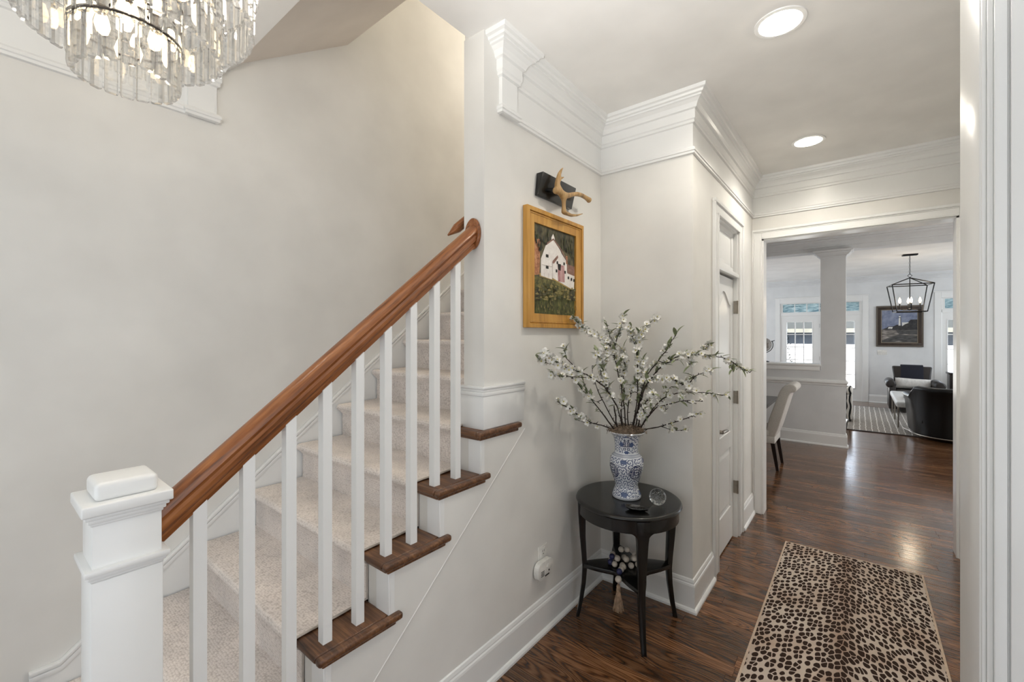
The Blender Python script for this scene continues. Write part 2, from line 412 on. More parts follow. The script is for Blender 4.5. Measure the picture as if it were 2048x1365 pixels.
# casing of the opening: jamb liner and moulded casing
def casing(mb, x0, x1, z, y, wd=.088, d=.022):
    """flat casing with a raised back band round an opening in a y-wall, facing -y"""
    for a, b in ((x0 - wd, x0 + .0), (x1, x1 + wd)):
        mb.box(a, b, y - d * .65, y + .003, 0, z + wd)
    mb.box(x0, x1, y - d * .65, y + .003, z, z + wd)
    for a in (x0 - wd - .001, x1 + wd - .019): mb.box(a, a + .020, y - d, y, 0, z + wd + .0005)
    mb.box(x0 - wd + .018, x1 + wd - .018, y - d + .0002, y, z + wd - .020, z + wd + .001)
    for a in (x0 - wd + .026, x1 + wd - .032): mb.box(a, a + .006, y - d * .8, y, 0, z + wd - .026)
    mb.box(x0 - wd + .0265, x1 + wd - .0265, y - d * .8 - .0003, y, z + wd - .032, z + wd - .0262)
    for a in (x0 - .0113, x1 - .0007): mb.box(a, a + .012, y - d * .85, y, 0, z + .012)
    mb.box(x0, x1, y - d * .85, y, z - .0007, z + .0115)
    return mb
trim(casing(MB(), OX0, OX1, OZ, YE), bevel=.002, segs=1)
trim(MB().box(OX0 - .001, OX0 + .015, YE - .002, YE + .145, 0, OZ).box(OX1 - .015, OX1 + .001, YE - .002, YE + .145, 0, OZ).box(OX0, OX1, YE - .002, YE + .145, OZ - .012, OZ + .001))
# casing on the front of the wall stub at the right of the picture
trim(MB().box(SXj + .003, SXj + .010, SY - .006, SY, 0, CE).box(SXj + .010, SXj + .019, SY - .010, SY, 0, CE).box(SXj + .019, SXj + .037, SY - .017, SY, 0, CE).box(SXj + .037, SXj + .041, SY - .012, SY, 0, CE).box(SXj + .041, SXj + .125, SY - .020, SY, 0, CE), bevel=.003, segs=2)

# ---- oak planks, board by board
proto = MB().box(0, 1, 0, .0815, -.018, 0).build('plank', M['plank'], floor, bevel=.0009, segs=1)
y = 1.27; first = True
while y < 7.95:
    xa, xb = (XA + .0, HX) if y < YE + .07 else (-1.35, 1.25)
    if SY - .05 < y < SYf: xb = SXj + .1
    x = xa - rnd.uniform(0, .9)
    while x < xb:
        L = rnd.uniform(.55, 1.45); a = max(x, xa); b = min(x + L, xb)
        if b - a > .03:
            o = proto if first else inst(proto, floor)
            first = False
            o.location = (a, y, rnd.uniform(-.0004, .0004)); o.scale = (b - a - .0012, 1, 1)
        x += L
    y += .083
# ------------------------------------------------------------------ staircase
st = thing('staircase', 'white open staircase with oak handrail, square balusters and beige carpet runner', 'staircase', (-1.41, .235, 0))
ST = Matrix.Translation((1.41, -.235, 0))
def sp(mb, name, mat, parent=None, **kw):
    o = mb.build(name, mat, parent or st, **kw)
    return o
def W(): m = MB(); m.T = ST; return m
CX0, CX1 = XL + .022, -1.492
NOSE = .033
for n in range(1, NS + 1):
    y0, y1 = ty(n), ty(n + 1) + NOSE
    openend = n <= 6
    x1 = XA if openend else XB - .002
    m = W().box(CX0, x1 - (0 if openend else .0), y0, y1, tz(n) - .026, tz(n))
    if openend:
        m.box(XA - .0005, XA + .030, y0, y0 + .325 if n < 6 else y0 + .315, tz(n) - .026, tz(n))
    sp(m, 'tread', M['tread'], bevel=.009, segs=3)
    if openend:
        m = W().box(XA, XA + .012, y0 + .02, y0 + .305, tz(n) - .044, tz(n) - .025).box(-1.50, XA, y0 + .018, y0 + .035, tz(n) - .044, tz(n) - .025)
        sp(m, 'tread_moulding', M['tread'], bevel=.004, segs=2)
    zr0 = tz(n - 1)
    m = W().box(CX0, XA + .008 if openend else XB - .002, ty(n) + NOSE, ty(n) + NOSE + .02, max(0, zr0 - .0), tz(n) - .026)
    if openend: m.box(-1.43, XA + .0085, ty(n) + NOSE - .008, ty(n) + NOSE + .001, zr0 if n > 1 else 0, tz(n) - .026)
    sp(m, 'riser', M['trim'], bevel=.0015, segs=1)
# carpet runner as one rounded, stepped band
def carpet_profile():
    p = []; t = .011
    for n in range(1, NS + 1):
        y0, z = ty(n), tz(n)
        zb = tz(n - 1) + t if n > 1 else 0
        p.append((y0 + NOSE - t, zb + .004)); p.append((y0 + NOSE - t + .001, z - .052)); p.append((y0 + NOSE - t - .010, z - .038))
        rr = (.026 + t * 1.4) / 2; cy, cz = y0 + .006, z + t - rr
        for k in range(7):
            a = R(-80 - k * 16.7); p.append((cy + rr * math.sin(a) * 1.05, cz - rr * math.cos(a) if False else cz + rr * -math.cos(a)))
        p.append((y0 + .05, z + t + .001)); p.append((y0 + RUN * .62, z + t))
    p.append((ty(NS + 1) + NOSE - t, tz(NS) + t))
    return p
cp = carpet_profile()
def offset_in(p, d):
    q = []
    for i in range(len(p)):
        a = Vector(p[max(0, i - 1)]); b = Vector(p[min(len(p) - 1, i + 1)]); t = (b - a).normalized()
        q.append((p[i][0] + t.y * d, p[i][1] - t.x * d))
    return q
ci = offset_in(cp, .0085)
m = W(); v = []; f = []; n = len(cp)
for x in (CX0 + .004, CX1):
    v += [(x, a, b) for a, b in cp] + [(x, a, b) for a, b in ci]
for i in range(n - 1):
    f += [(i, i + 1, 2 * n + i + 1, 2 * n + i), (n + i, 3 * n + i, 3 * n + i + 1, n + i + 1), (i, n + i, n + i + 1, i + 1), (2 * n + i, 2 * n + i + 1, 3 * n + i + 1, 3 * n + i)]
m.add(v, f)
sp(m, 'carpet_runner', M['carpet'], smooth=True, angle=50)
m = W()
bt = offset_in(cp, .003)
for i in range(0): pass
m.tube([(CX1 + .002, a, b) for a, b in bt], .0045, 5)
sp(m, 'carpet_binding', M['binding'], smooth=True)
# stringer board on the wall under the treads with its bead
dg = (1.133 - .387) / (1.788 - .901)
def dz(y): return .387 + dg * (y - .901)
poly = []
for n in range(1, 7):
    poly += [(ty(n) + NOSE, (tz(n - 1) - .026) if n > 1 else 0), (ty(n) + NOSE, tz(n) - .026)]
poly += [(1.80, tz(6) - .026), (1.80, dz(1.80)), (.441, 0)]
m = W().prism(poly, 'X', XA - .001, XA + .006); sp(m, 'stringer', M['wall'])
m = W().tube([(XA + .004, .441, 0), (XA + .004, 1.80, dz(1.80))], .004, 6); sp(m, 'stringer_bead', M['wall'], smooth=True)
# balusters, two to a tread
bx = -1.41
def rail_z(y): return 1.158 + .806 * (y - .318)
b0 = None
for i, y in enumerate((.391, .512, .633, .752, .874, .993, 1.114, 1.236, 1.359)):
    n = 1 + int((y - .193) / RUN); z0 = tz(n); m = MB(); h = .016; zs = [rail_z(y + d) - .051 - z0 for d in (-h, h)]
    m.add([(-h, -h, 0), (h, -h, 0), (h, h, 0), (-h, h, 0), (-h, -h, zs[0]), (h, -h, zs[0]), (h, h, zs[1]), (-h, h, zs[1])], [(0, 1, 2, 3), (4, 7, 6, 5), (0, 4, 5, 1), (1, 5, 6, 2), (2, 6, 7, 3), (3, 7, 4, 0)])
    m.build('baluster', M['trim'], st, loc=(0, y - .235, z0))
# handrail: moulded section swept up the slope
sec = [(-.014, -.044), (.014, -.044), (.018, -.036), (.018, -.026), (.029, -.016), (.031, -.004), (.026, .004), (.032, .014), (.031, .026), (.022, .037), (.008, .042), (-.008, .042), (-.022, .037), (-.031, .026), (-.032, .014), (-.026, .004), (-.031, -.004), (-.029, -.016), (-.018, -.026), (-.018, -.036)]
ang = math.atan(.806); m = W(); v = []; k = len(sec)
for y in (.30, 1.483):
    for a, b in sec: v.append((bx - .012 * (y - .3) / 1.18 + a, y, rail_z(y) + b / math.cos(ang)))
m.add(v, [tuple(range(k)), tuple(range(k, 2 * k))] + [(i, (i + 1) % k, k + (i + 1) % k, k + i) for i in range(k)])
hr = sp(m, 'handrail', M['rail'], smooth=True, angle=35)
m = W(); m.T = ST @ Matrix.Translation((-1.424, 1.493, 2.106)) @ Matrix.Rotation(R(90), 4, 'X')
m.lathe([(.001, 0), (.062, 0), (.066, .004), (.066, .012), (.060, .018), (.02, .020), (.001, .020)], n=36, sx=.72, sy=1.12); ro = sp(m, 'rosette', M['rail'], smooth=True); 
# rail on the inner side of the stair wall (only its start shows)
m = W().tube([(-1.545, 1.44, 2.11), (-1.545, 1.50, 2.155), (-1.545, 3.6, 3.84)], [.004, .024, .024], 12)
sp(m, 'inner_handrail', M['rail'], smooth=True)
for y in (1.75, 3.2): sp(W().tube([(XB, y, 2.28 + (y - 1.75) * .8), (-1.545, y, 2.30 + (y - 1.75) * .8), (-1.545, y, 2.345 + (y - 1.75) * .8)], .008, 6), 'rail_bracket', M['nickel'], smooth=True)
# newel post
nw = sp(W().box(-1.473, -1.347, .172, .298, 0, 1.20), 'newel_post', M['trim'], bevel=.003)
def NW(): m = MB(); m.T = Matrix.Translation((1.41, -.235, 0)); return m
def nbox(m, h, z0, z1): return m.box(-1.41 - h, -1.41 + h, .235 - h, .235 + h, z0, z1)
nbox(W(), .0825, 1.222, 1.248).build('cap_plate', M['trim'], nw, bevel=.004, segs=3)
nbox(W(), .058, 1.246, 1.290).build('cap_block', M['trim'], nw, bevel=.012, segs=4)
m = nbox(W(), .076, 1.213, 1.223); nbox(m, .0705, 1.203, 1.214); nbox(m, .066, 1.196, 1.204)
m.build('cap_moulding', M['trim'], nw, bevel=.003)
m = nbox(W(), .077, 1.086, 1.100); nbox(m, .0705, 1.076, 1.087); nbox(m, .066, 1.069, 1.077)
m.build('collar', M['trim'], nw, bevel=.003)
nbox(W(), .0655, 0, 1.07).build('lower_casing', M['trim'], nw, bevel=.004)
# plinth block at the foot of the wall end
m = W().box(-1.505, XA + .006, YW - .012, 1.795, tz(6), 1.345); sp(m, 'wall_end_plinth', M['trim'], bevel=.002)
m = W().box(-1.508, XA + .010, YW - .017, 1.798, 1.343, 1.362).box(-1.506, XA + .008, YW - .014, 1.796, 1.362, 1.376).box(-1.510, XA + .013, YW - .02, 1.80, 1.376, 1.388); sp(m, 'plinth_cap', M['trim'], bevel=.003)
# skirt board on the far wall, following the slope
def sk(y): return .300 + .799 * (y - .229)
pl = [(.145, 0), (.145, .300), (.229, .300), (4.0, sk(4.0)), (4.0, sk(4.0) - .5), (.40, 0)]
shell('baseboard_left', MB().prism(pl, 'X', XL - .001, XL + .016).sweep(BASE, [(XL, -1.6), (XL, .146)]), M['trim'])
def band(w0, w1, d):
    a = [(.145, .300 - w0), (.229, .300 - w0), (4.0, sk(4.0) - w0)]; b = [(.145, .300 - w1), (.229 + w1 * .2, .300 - w1), (4.0, sk(4.0) - w1 * 1.05)]
    return MB().prism(a + b[::-1], 'X', XL, XL + d)
trim(band(-.004, .012, .024), bevel=.003); trim(band(.016, .036, .021), bevel=.003)

# ------------------------------------------------------------------ closet door with its panel above
d1 = D.objects.new('door_1', None); COL.objects.link(d1); d1.location = (XC, 3.55, 0); d1['kind'] = 'structure'; d1['label'] = 'white two panel closet door with lever handle and transom panel above'
DT = Matrix.Translation((-XC, -3.55, 0))
def Wd(): m = MB(); m.T = DT; return m
def dp(m, n, mat=None, parent=None, **kw): return m.build(n, mat or M['trim'], parent or d1, **kw)
ya, yb = 3.255, 3.850
sx = XC - .030                    # face of the slab
slab = dp(Wd().box(sx - .035, sx - .010, ya, yb, .012, 2.072), 'door_slab')
m = Wd()
# stiles and rails proud of the recessed panels
st_w = .072
m.box(sx - .012, sx, ya, ya + st_w, .012, 2.072).box(sx - .012, sx, yb - st_w, yb, .012, 2.072)
m.box(sx - .012, sx, ya + st_w, yb - st_w, .012, .27).box(sx - .012, sx, ya + st_w, yb - st_w, .745, .865)
# arched top rail
N = 14; pa, pb = ya + st_w, yb - st_w; arch = []
for i in range(N + 1):
    t = i / N; arch.append((pa + (pb - pa) * t, 1.86 + .10 * (math.sin(PI * t) ** 2)))
m.prism([(pa, 2.072)] + arch + [(pb, 2.072)], 'X', sx - .012, sx)
dp(m, 'door_frame', parent=slab)
def raised(m, y0, y1, z0, z1, x, d=.030, arch_h=0):
    """raised field with sloped margins"""
    o = [(y0, z0), (y1, z0)]; i_ = [(y0 + d, z0 + d), (y1 - d, z0 + d)]
    K = 12 if arch_h else 1
    for k in range(K + 1):
        t = 1 - k / K
        h = arch_h * (math.sin(PI * t) ** 2)
        o.append((y0 + (y1 - y0) * t, z1 + h)); i_.append((y0 + d + (y1 - y0 - 2 * d) * t, z1 + h - d))
    n = len(o); v = [(x - .011, a, b) for a, b in o] + [(x - .002, a, b) for a, b in i_]
    m.add(v, [tuple(range(n, 2 * n)), tuple(range(n))] + [(k, (k + 1) % n, n + (k + 1) % n, n + k) for k in range(n)])
for z0, z1, h in ((.285, .73, 0), (.88, 1.845, .10)):
    m = Wd(); raised(m, pa + .012, pb - .012, z0, z1, sx, .034, h); dp(m, 'door_panel', parent=slab)
# transom panel and bars
m = Wd().box(sx - .03, sx - .008, ya, yb, 2.085, DZ - .0); tp = dp(m, 'transom_panel')
m = Wd().box(sx - .010, XC + .012, DY0, DY1, 2.085, 2.115).box(sx - .010, XC - .004, DY0, DY1, 2.115, 2.128)
dp(m, 'transom_bar', bevel=.003)
m = Wd().box(sx - .010, sx + .002, ya, yb, 2.13, 2.165).box(sx - .010, sx + .002, ya, yb, 2.405, DZ).box(sx - .010, sx + .002, ya, ya + .05, 2.165, 2.405).box(sx - .010, sx + .002, yb - .05, yb, 2.165, 2.405)
dp(m, 'transom_frame', parent=tp, bevel=.002, segs=1)
m = Wd(); raised(m, ya + .055, yb - .055, 2.17, 2.40, sx, .026); dp(m, 'transom_field', parent=tp)
# jambs and casing
m = Wd().box(XC - .12, XC + .001, DY0 - .001, ya - .003, 0, DZ).box(XC - .12, XC + .001, yb + .003, DY1 + .001, 0, DZ).box(XC - .12, XC + .001, DY0, DY1, DZ - .012, DZ + .001)
dp(m, 'jamb')
m = Wd()
for a, b in ((3.10, 3.222), (3.884, 4.005)):
    m.box(XC - .001, XC + .013, a, b, 0, DZ)
    e = a - .001 if a < 3.5 else b - .021
    m.box(XC, XC + .022, e, e + .022, 0, DZ + .068)
    e = b - .0153 if a < 3.5 else a - .0007
    m.box(XC, XC + .017, e, e + .016, 0, DZ + .012)
m.box(XC - .001, XC + .013, 3.10, 4.005, DZ + .0, DZ + .09).box(XC, XC + .024, 3.098, 4.007, DZ + .068, DZ + .091).box(XC, XC + .017, 3.222, 3.884, DZ - .0007, DZ + .014)
dp(m, 'door_casing', bevel=.002, segs=1)
for z in (.406, 1.128, 1.851):
    dp(Wd().box(XC - .026, XC - .001, yb - .003, yb + .010, z - .05, z + .05).tube([(XC + .004, yb + .002, z - .052), (XC + .004, yb + .002, z + .052)], .0075, 8), 'hinge', M['nickel'], label='nickel hinge')
m = Wd(); m.T = DT @ Matrix.Translation((sx, 3.318, .94)) @ Matrix.Rotation(R(90), 4, 'Y')
m.lathe([(.001, 0), (.033, 0), (.035, .004), (.030, .011), (.015, .014), (.012, .046), (.001, .048)], n=24)
h = dp(m, 'door_handle', M['nickel'], label='nickel lever handle', smooth=True)
m = Wd().tube([(sx + .042, 3.310, .94), (sx + .050, 3.345, .943), (sx + .053, 3.395, .940), (sx + .050, 3.445, .932)], [.013, .012, .011, .008], 10); dp(m, 'lever', M['nickel'], parent=h, smooth=True)
dp(Wd().box(XC - .030, XC - .012, DY0 + .0195, DY0 + .0215, .905, .975), 'latch_plate', M['nickel'], label='latch plate')

# ------------------------------------------------------------------ recessed lights
for i, (x, y) in enumerate(((-.28, 2.30), (-.29, 3.84))):
    t = thing('recessed_light', ('large round lit recessed ceiling light nearest the stairs', 'smaller looking lit recessed ceiling light near the cased opening')[i], 'light', (x, y, CE), group='recessed hall lights')
    MB().lathe([(.084, .001), (.105, -.001), (.103, -.005), (.086, -.006), (.082, -.002)], n=40, close=False).build('trim_ring', M['trim'], t, smooth=True)
    MB().lathe([(.001, -.020), (.03, -.019), (.055, -.015), (.074, -.009), (.083, -.002), (.083, -.0005), (.001, -.0005)], n=40).build('lens', M['lens'], t)
    light('recessed_lamp', 'SPOT', (x, y, CE - .02), 38, (1, .94, .85), spot=156, blend=.6, radius=.07).rotation_euler = (0, 0, 0)

# ------------------------------------------------------------------ crystal chandelier
CH = (-1.391, .242, 0)
ch = thing('crystal_chandelier', 'three tier round chandelier of clear rectangular crystal bars hanging over the stair', 'chandelier', (CH[0], CH[1], CE))
def crystal(wd, h, t):
    m = MB(); b = .0035
    prof = [(-wd / 2, -t * .15), (-wd / 2 + b, -t / 2), (wd / 2 - b, -t / 2), (wd / 2, -t * .15), (wd / 2 - b * 1.4, t / 2), (-wd / 2 + b * 1.4, t / 2)]
    v = []
    for z, s_ in ((-h, .86), (-h + .006, 1), (-.006, 1), (0, .86)):
        v += [(x * s_, y * s_, z) for x, y in prof]
    n = 6; f = [tuple(range(n)), tuple(range(3 * n, 4 * n))]
    for i in range(3):
        for k in range(n): f.append((i * n + k, i * n + (k + 1) % n, (i + 1) * n + (k + 1) % n, (i + 1) * n + k))
    return m.add(v, f)
def tier(r, ztop, h, rows, wd):
    p0 = None
    for q in range(rows):
        n = int(2 * PI * r / (wd * 1.10)); rr = r - .006 * q
        for k in range(n):
            a = 2 * PI * (k + .5 * q) / n
            loc = (rr * math.cos(a), rr * math.sin(a), ztop - CE - q * (h * .92)); rot = (R(rnd.uniform(-1.5, 1.5)), 0, a + PI / 2 + R(rnd.uniform(-4, 4)))
            if p0 is None:
                p0 = crystal(wd, h, .014).build('crystal', M['crystal'], ch, loc, rot)
            else: inst(p0, ch, loc, rot)
        m = MB()
        for dz_ in (0.0,):
            N = 48; m.tube([((rr + .003) * math.cos(2 * PI * k / N), (rr + .003) * math.sin(2 * PI * k / N), ztop - CE - q * h * .92 + .004) for k in range(N + 1)], .0036, 6, cap=False)
        if q == 0 or r < .15: m.build('ring', M['bronze'], ch, smooth=True)
tier(.103, 2.447, .105, 2, .029)
tier(.192, 2.545, .105, 2, .030)
tier(.266, 2.640, .105, 2, .031)
m = MB().tube([(0, 0, 0), (0, 0, -.52)], .007, 8)
for k in range(6):
    a = PI * k / 3 + .3
    for r_, z in ((.103, 2.451), (.192, 2.549), (.266, 2.644)): m.tube([(0, 0, z - CE + .004), (r_ * math.cos(a), r_ * math.sin(a), z - CE + .004)], .003, 6)
m.build('frame', M['bronze'], ch, smooth=True)
MB().lathe([(.001, -.03), (.05, -.03), (.065, -.012), (.065, 0), (.001, 0)], n=32).build('canopy', M['bronze'], ch, smooth=True)
for k in range(6):
    a = PI * k / 3 + .8; r_ = .055 if k % 2 else .12; z = (2.45 if k % 2 else 2.55) - CE
    x, y = r_ * math.cos(a), r_ * math.sin(a)
    sk_ = MB().tube([(x, y, z), (x, y, z - .045)], .010, 10).build('socket', M['bronze'], ch, smooth=True)
    MB().lathe([(.001, z - .095), (.009, z - .090), (.014, z - .072), (.011, z - .056), (.008, z - .045), (.001, z - .045)], x, y, 12).build('bulb', M['bulb'], sk_, smooth=True)
light('chandelier_lamp', 'POINT', (CH[0], CH[1], 2.68), 13, (1, .92, .80), radius=.08)
# ------------------------------------------------------------------ barn painting
pt = thing('barn_painting', 'gilt framed painting of a white barn hanging on the stair wall', 'painting', (XA, 2.08, 1.985))
def flat_noise(name, stops, scale, stretch=(1, 1, 1), detail=4, rough=.7):
    m = NT(name); c = m.coords('Object', stretch); n = m.noise(c, scale, detail, .65); m.col(m.ramp(n.outputs[0], stops)); m.set(Roughness=rough); return m.m
PM = [flat_noise('painted_forest', [(.3, (46, 46, 38)), (.5, (82, 78, 60)), (.66, (112, 104, 74)), (.8, (70, 64, 48))], 26, (1, 1, .5)),
      flat_noise('painted_meadow', [(.3, (58, 56, 36)), (.5, (104, 100, 58)), (.7, (150, 138, 84)), (.85, (84, 82, 48))], 34),
      flat_noise('painted_grass', [(.3, (48, 48, 30)), (.5, (86, 88, 48)), (.75, (122, 122, 70))], 60, (1, 1, .35)),
      flat_noise('painted_white', [(.3, (226, 218, 212)), (.7, (246, 242, 236))], 30),
      flat_noise('painted_brick', [(.3, (126, 80, 58)), (.5, (178, 122, 88)), (.75, (206, 160, 120))], 50),
      plain('painted_dark', (36, 38, 34), .7), flat_noise('painted_roof', [(.3, (120, 88, 78)), (.7, (158, 122, 108))], 60),
      flat_noise('painted_flag', [(.42, (156, 92, 96)), (.58, (206, 172, 168))], 30, (1, 4, .3)),
      flat_noise('painted_path', [(.3, (150, 124, 70)), (.7, (196, 168, 104))], 30), plain('painted_line', (176, 164, 158), .7), plain('stroke_dark', (44, 46, 36), .7), plain('stroke_olive', (86, 82, 56), .7), plain('stroke_moss', (70, 74, 46), .7), plain('stroke_ochre', (146, 132, 82), .7)]
# frame: sides swept from one profile
FW, FH = .291, .317
def frame_bar(m, x0, hw, hh, bw, d0, d1):
    """bevelled flat bar ring, facing +x, between half sizes (hw,hh) and inner (hw-bw,hh-bw)"""
    o = [(-hw, -hh), (hw, -hh), (hw, hh), (-hw, hh)]; i_ = [(-hw + bw, -hh + bw), (hw - bw, -hh + bw), (hw - bw, hh - bw), (-hw + bw, hh - bw)]
    v = [(x0, *p) for p in o] + [(x0 + d0, *p) for p in o] + [(x0 + d1, *p) for p in i_] + [(x0, *p) for p in i_]
    f = []
    for r in range(4):
        for k in range(4): f.append((r * 4 + k, r * 4 + (k + 1) % 4, ((r + 1) % 4) * 4 + (k + 1) % 4, ((r + 1) % 4) * 4 + k))
    return m.add(v, f)
m = MB(); frame_bar(m, .002, FW, FH, .022, .030, .030); frame_bar(m, .002, FW - .022, FH - .022, .006, .022, .024); frame_bar(m, .002, FW - .028, FH - .028, .006, .027, .025)
frame_bar(m, .002, FW - .034, FH - .034, .042, .022, .020)
m.build('frame', M['gold'], pt, bevel=.0012, segs=1)
m = MB().box(.002, .010, -FW + .07, FW - .07, -FH + .07, FH - .07)
m.cur = 0
CXo = .0104
pic = MB(); lay = [CXo]
PW0, PW1, PH0, PH1 = -FW + .076, FW - .076, -FH + .076, FH - .076
def U(u, v_): return (PW0 + (PW1 - PW0) * u, PH0 + (PH1 - PH0) * v_)
def patch(pts, mi):
    lay[0] += .00012; pic.cur = mi
    pic.prism([U(*p) for p in pts], 'X', lay[0] - .00008, lay[0])
patch([(0, 0), (1, 0), (1, 1), (0, 1)], 0)
patch([(0, .42), (1, .36), (1, .0), (0, .0)], 1)
patch([(0, .20), (.3, .18), (.6, .22), (1, .20), (1, 0), (0, 0)], 2)
patch([(.14, .42), (.5, .40), (1, .30), (1, .35), (.5, .44), (.15, .46)], 8)
patch([(0, .42), (.14, .44), (.16, .80), (.20, .83), (.10, .84), (0, .87)], 4)
patch([(.17, .43), (.43, .41), (.43, .43), (.98, .32), (1, .50), (.80, .53), (.79, .66), (.66, .74), (.62, .78), (.47, .87), (.43, .87), (.28, .79), (.21, .68), (.17, .62)], 3)
patch([(.41, .86), (.49, .865), (.49, .91), (.45, .945), (.41, .90)], 3)
patch([(.80, .52), (1, .50), (1, .62), (.80, .63)], 6)
patch([(.77, .63), (.81, .63), (.81, .73), (.77, .73)], 4)
patch([(.43, .60), (.44, .63), (.56, .71), (.57, .68), (.47, .60)], 6)
patch([(.28, .785), (.455, .875), (.63, .785), (.80, .655), (.81, .665), (.645, .80), (.455, .895), (.27, .80)], 6)
patch([(.56, .60), (.73, .60), (.73, .40), (.57, .40)], 7)
patch([(.56, .61), (.64, .61), (.63, .53), (.57, .54)], 5)
for u, q in ((.31, .67), (.31, .54), (.55, .62), (.72, .625), (.53, .52), (.745, .525), (.83, .465), (.91, .455), (.98, .445)):
    d = .03 if u < .5 else .018
    patch([(u - d, q - .017), (u + d, q - .017), (u + d, q + .017), (u - d, q + .017)], 5)
for u in (.24, .34): patch([(u, .42), (u + .004, .42), (u + .004, .47), (u, .47)], 9)
patch([(.18, .555), (.42, .555), (.42, .559), (.18, .559)], 9)
patch([(.425, .42), (.43, .42), (.43, .62), (.425, .62)], 9)
patch([(0, .23), (.10, .30), (.16, .26), (.2, .16), (0, .14)], 0); patch([(.82, .26), (.92, .34), (1, .33), (1, .2), (.86, .18)], 0)
m.build('canvas', PM[0], pt)
rp = random.Random(2)
def stroke(u, v_, w_, h_, mi, lean=0): patch([(u - w_, v_), (u, v_ - h_ * .2), (u + w_, v_), (u + lean, v_ + h_)], mi)
for k in range(70):                              # brushed trees above the barn
    u, v_ = rp.random() * .94 + .03, rp.uniform(.70, .93)
    if .2 < u < .82 and v_ < .93 - abs(u - .46) * .75 + .0: continue
    stroke(u, v_, rp.uniform(.012, .022), rp.uniform(.04, .07), rp.choice((10, 11, 12)))
for k in range(80):                              # bushes of the meadow
    u, v_ = rp.random() * .92 + .04, rp.uniform(.15, .34)
    stroke(u, v_, rp.uniform(.02, .05), rp.uniform(.015, .03), rp.choice((11, 12, 13, 13)))
for k in range(90):                              # grass blades at the bottom
    u, v_ = rp.random() * .96 + .02, rp.uniform(.01, .12); stroke(u, v_, .008, rp.uniform(.03, .06), rp.choice((10, 12, 13)), rp.uniform(-.01, .01))
pic.build('picture', PM, pt)

# ------------------------------------------------------------------ antler on its plaque
an = thing('antler_mount', 'forked tan antler piece on a black rectangular plaque above barn painting', 'antler', (XA, 2.08, 2.44))
def Wa(): m = MB(); m.T = Matrix.Translation((-XA, -2.08, -2.44)); return m
m = Wa(); v = []
for y0, y1, z, x0, x1 in ((1.895, 2.245, 2.378, XA + .001, XA + .022), (1.912, 2.258, 2.503, XA + .001, XA + .045)):
    v += [(x0, y0, z), (x1, y0, z), (x1, y1, z), (x0, y1, z)]
m.add(v, [(0, 1, 2, 3), (4, 7, 6, 5), (0, 4, 5, 1), (1, 5, 6, 2), (2, 6, 7, 3), (3, 7, 4, 0)])
m.build('plaque', M['black'], an, bevel=.003)
Wa().tube([(XA + .025, 1.985, 2.425), (XA + .080, 1.990, 2.415)], .012, 10).build('post', M['black'], an, smooth=True)
def skinned(name, chains, mat, parent, shift):
    """smooth tapered body grown from joined chains of (point, radius)"""
    me = D.meshes.new(name); vs_ = []; es = []; rs = []; idx = {}
    for c in chains:
        prev = None
        for p, r in c:
            key = tuple(round(a, 4) for a in p)
            if key not in idx: idx[key] = len(vs_); vs_.append(tuple(a - b for a, b in zip(p, shift))); rs.append(r)
            if prev is not None: es.append((prev, idx[key]))
            prev = idx[key]
    me.from_pydata(vs_, es, []); o = D.objects.new(name, me); COL.objects.link(o); o.parent = parent
    sk_ = o.modifiers.new('skin', 'SKIN'); o.modifiers.new('sub', 'SUBSURF').levels = 2; o.modifiers['sub'].render_levels = 2
    for i, r in enumerate(rs): me.skin_vertices[0].data[i].radius = (r, r)
    me.skin_vertices[0].data[0].use_root = True
    me.materials.append(mat)
    dg_ = bpy.context.evaluated_depsgraph_get(); ev = o.evaluated_get(dg_); nm = D.meshes.new_from_object(ev)
    o.modifiers.clear(); o.data = nm; nm.name = name
    for p in nm.polygons: p.use_smooth = True
    return o
ax = XA + .082
A0 = (ax, 1.962, 2.404); A1 = (ax + .002, 2.000, 2.416); A2 = (ax + .004, 2.046, 2.400); T2 = (ax + .002, 2.000, 2.482)
skinned('antler', [
    [(A0, .019), (A1, .020), (A2, .020), ((ax + .006, 2.096, 2.410), .016), ((ax + .006, 2.140, 2.428), .013), ((ax + .006, 2.19, 2.443), .0135), ((ax + .006, 2.245, 2.450), .013), ((ax + .006, 2.295, 2.448), .013), ((ax + .006, 2.330, 2.444), .016), ((ax + .006, 2.345, 2.441), .021)],
    [(A1, .020), ((ax, 1.990, 2.445), .016), (T2, .0145), ((ax + .004, 2.010, 2.512), .0105), ((ax + .008, 2.021, 2.532), .006), ((ax + .012, 2.031, 2.545), .002)],
    [(T2, .0145), ((ax + .006, 2.022, 2.486), .0075), ((ax + .012, 2.040, 2.497), .002)],
    [(A2, .020), ((ax + .004, 2.051, 2.372), .013), ((ax + .004, 2.053, 2.340), .0115), ((ax + .004, 2.050, 2.308), .0165), ((ax + .004, 2.082, 2.307), .0115), ((ax + .006, 2.127, 2.306), .009), ((ax + .008, 2.191, 2.320), .006), ((ax + .010, 2.252, 2.342), .002)]], M['antler'], an, (XA, 2.08, 2.44))

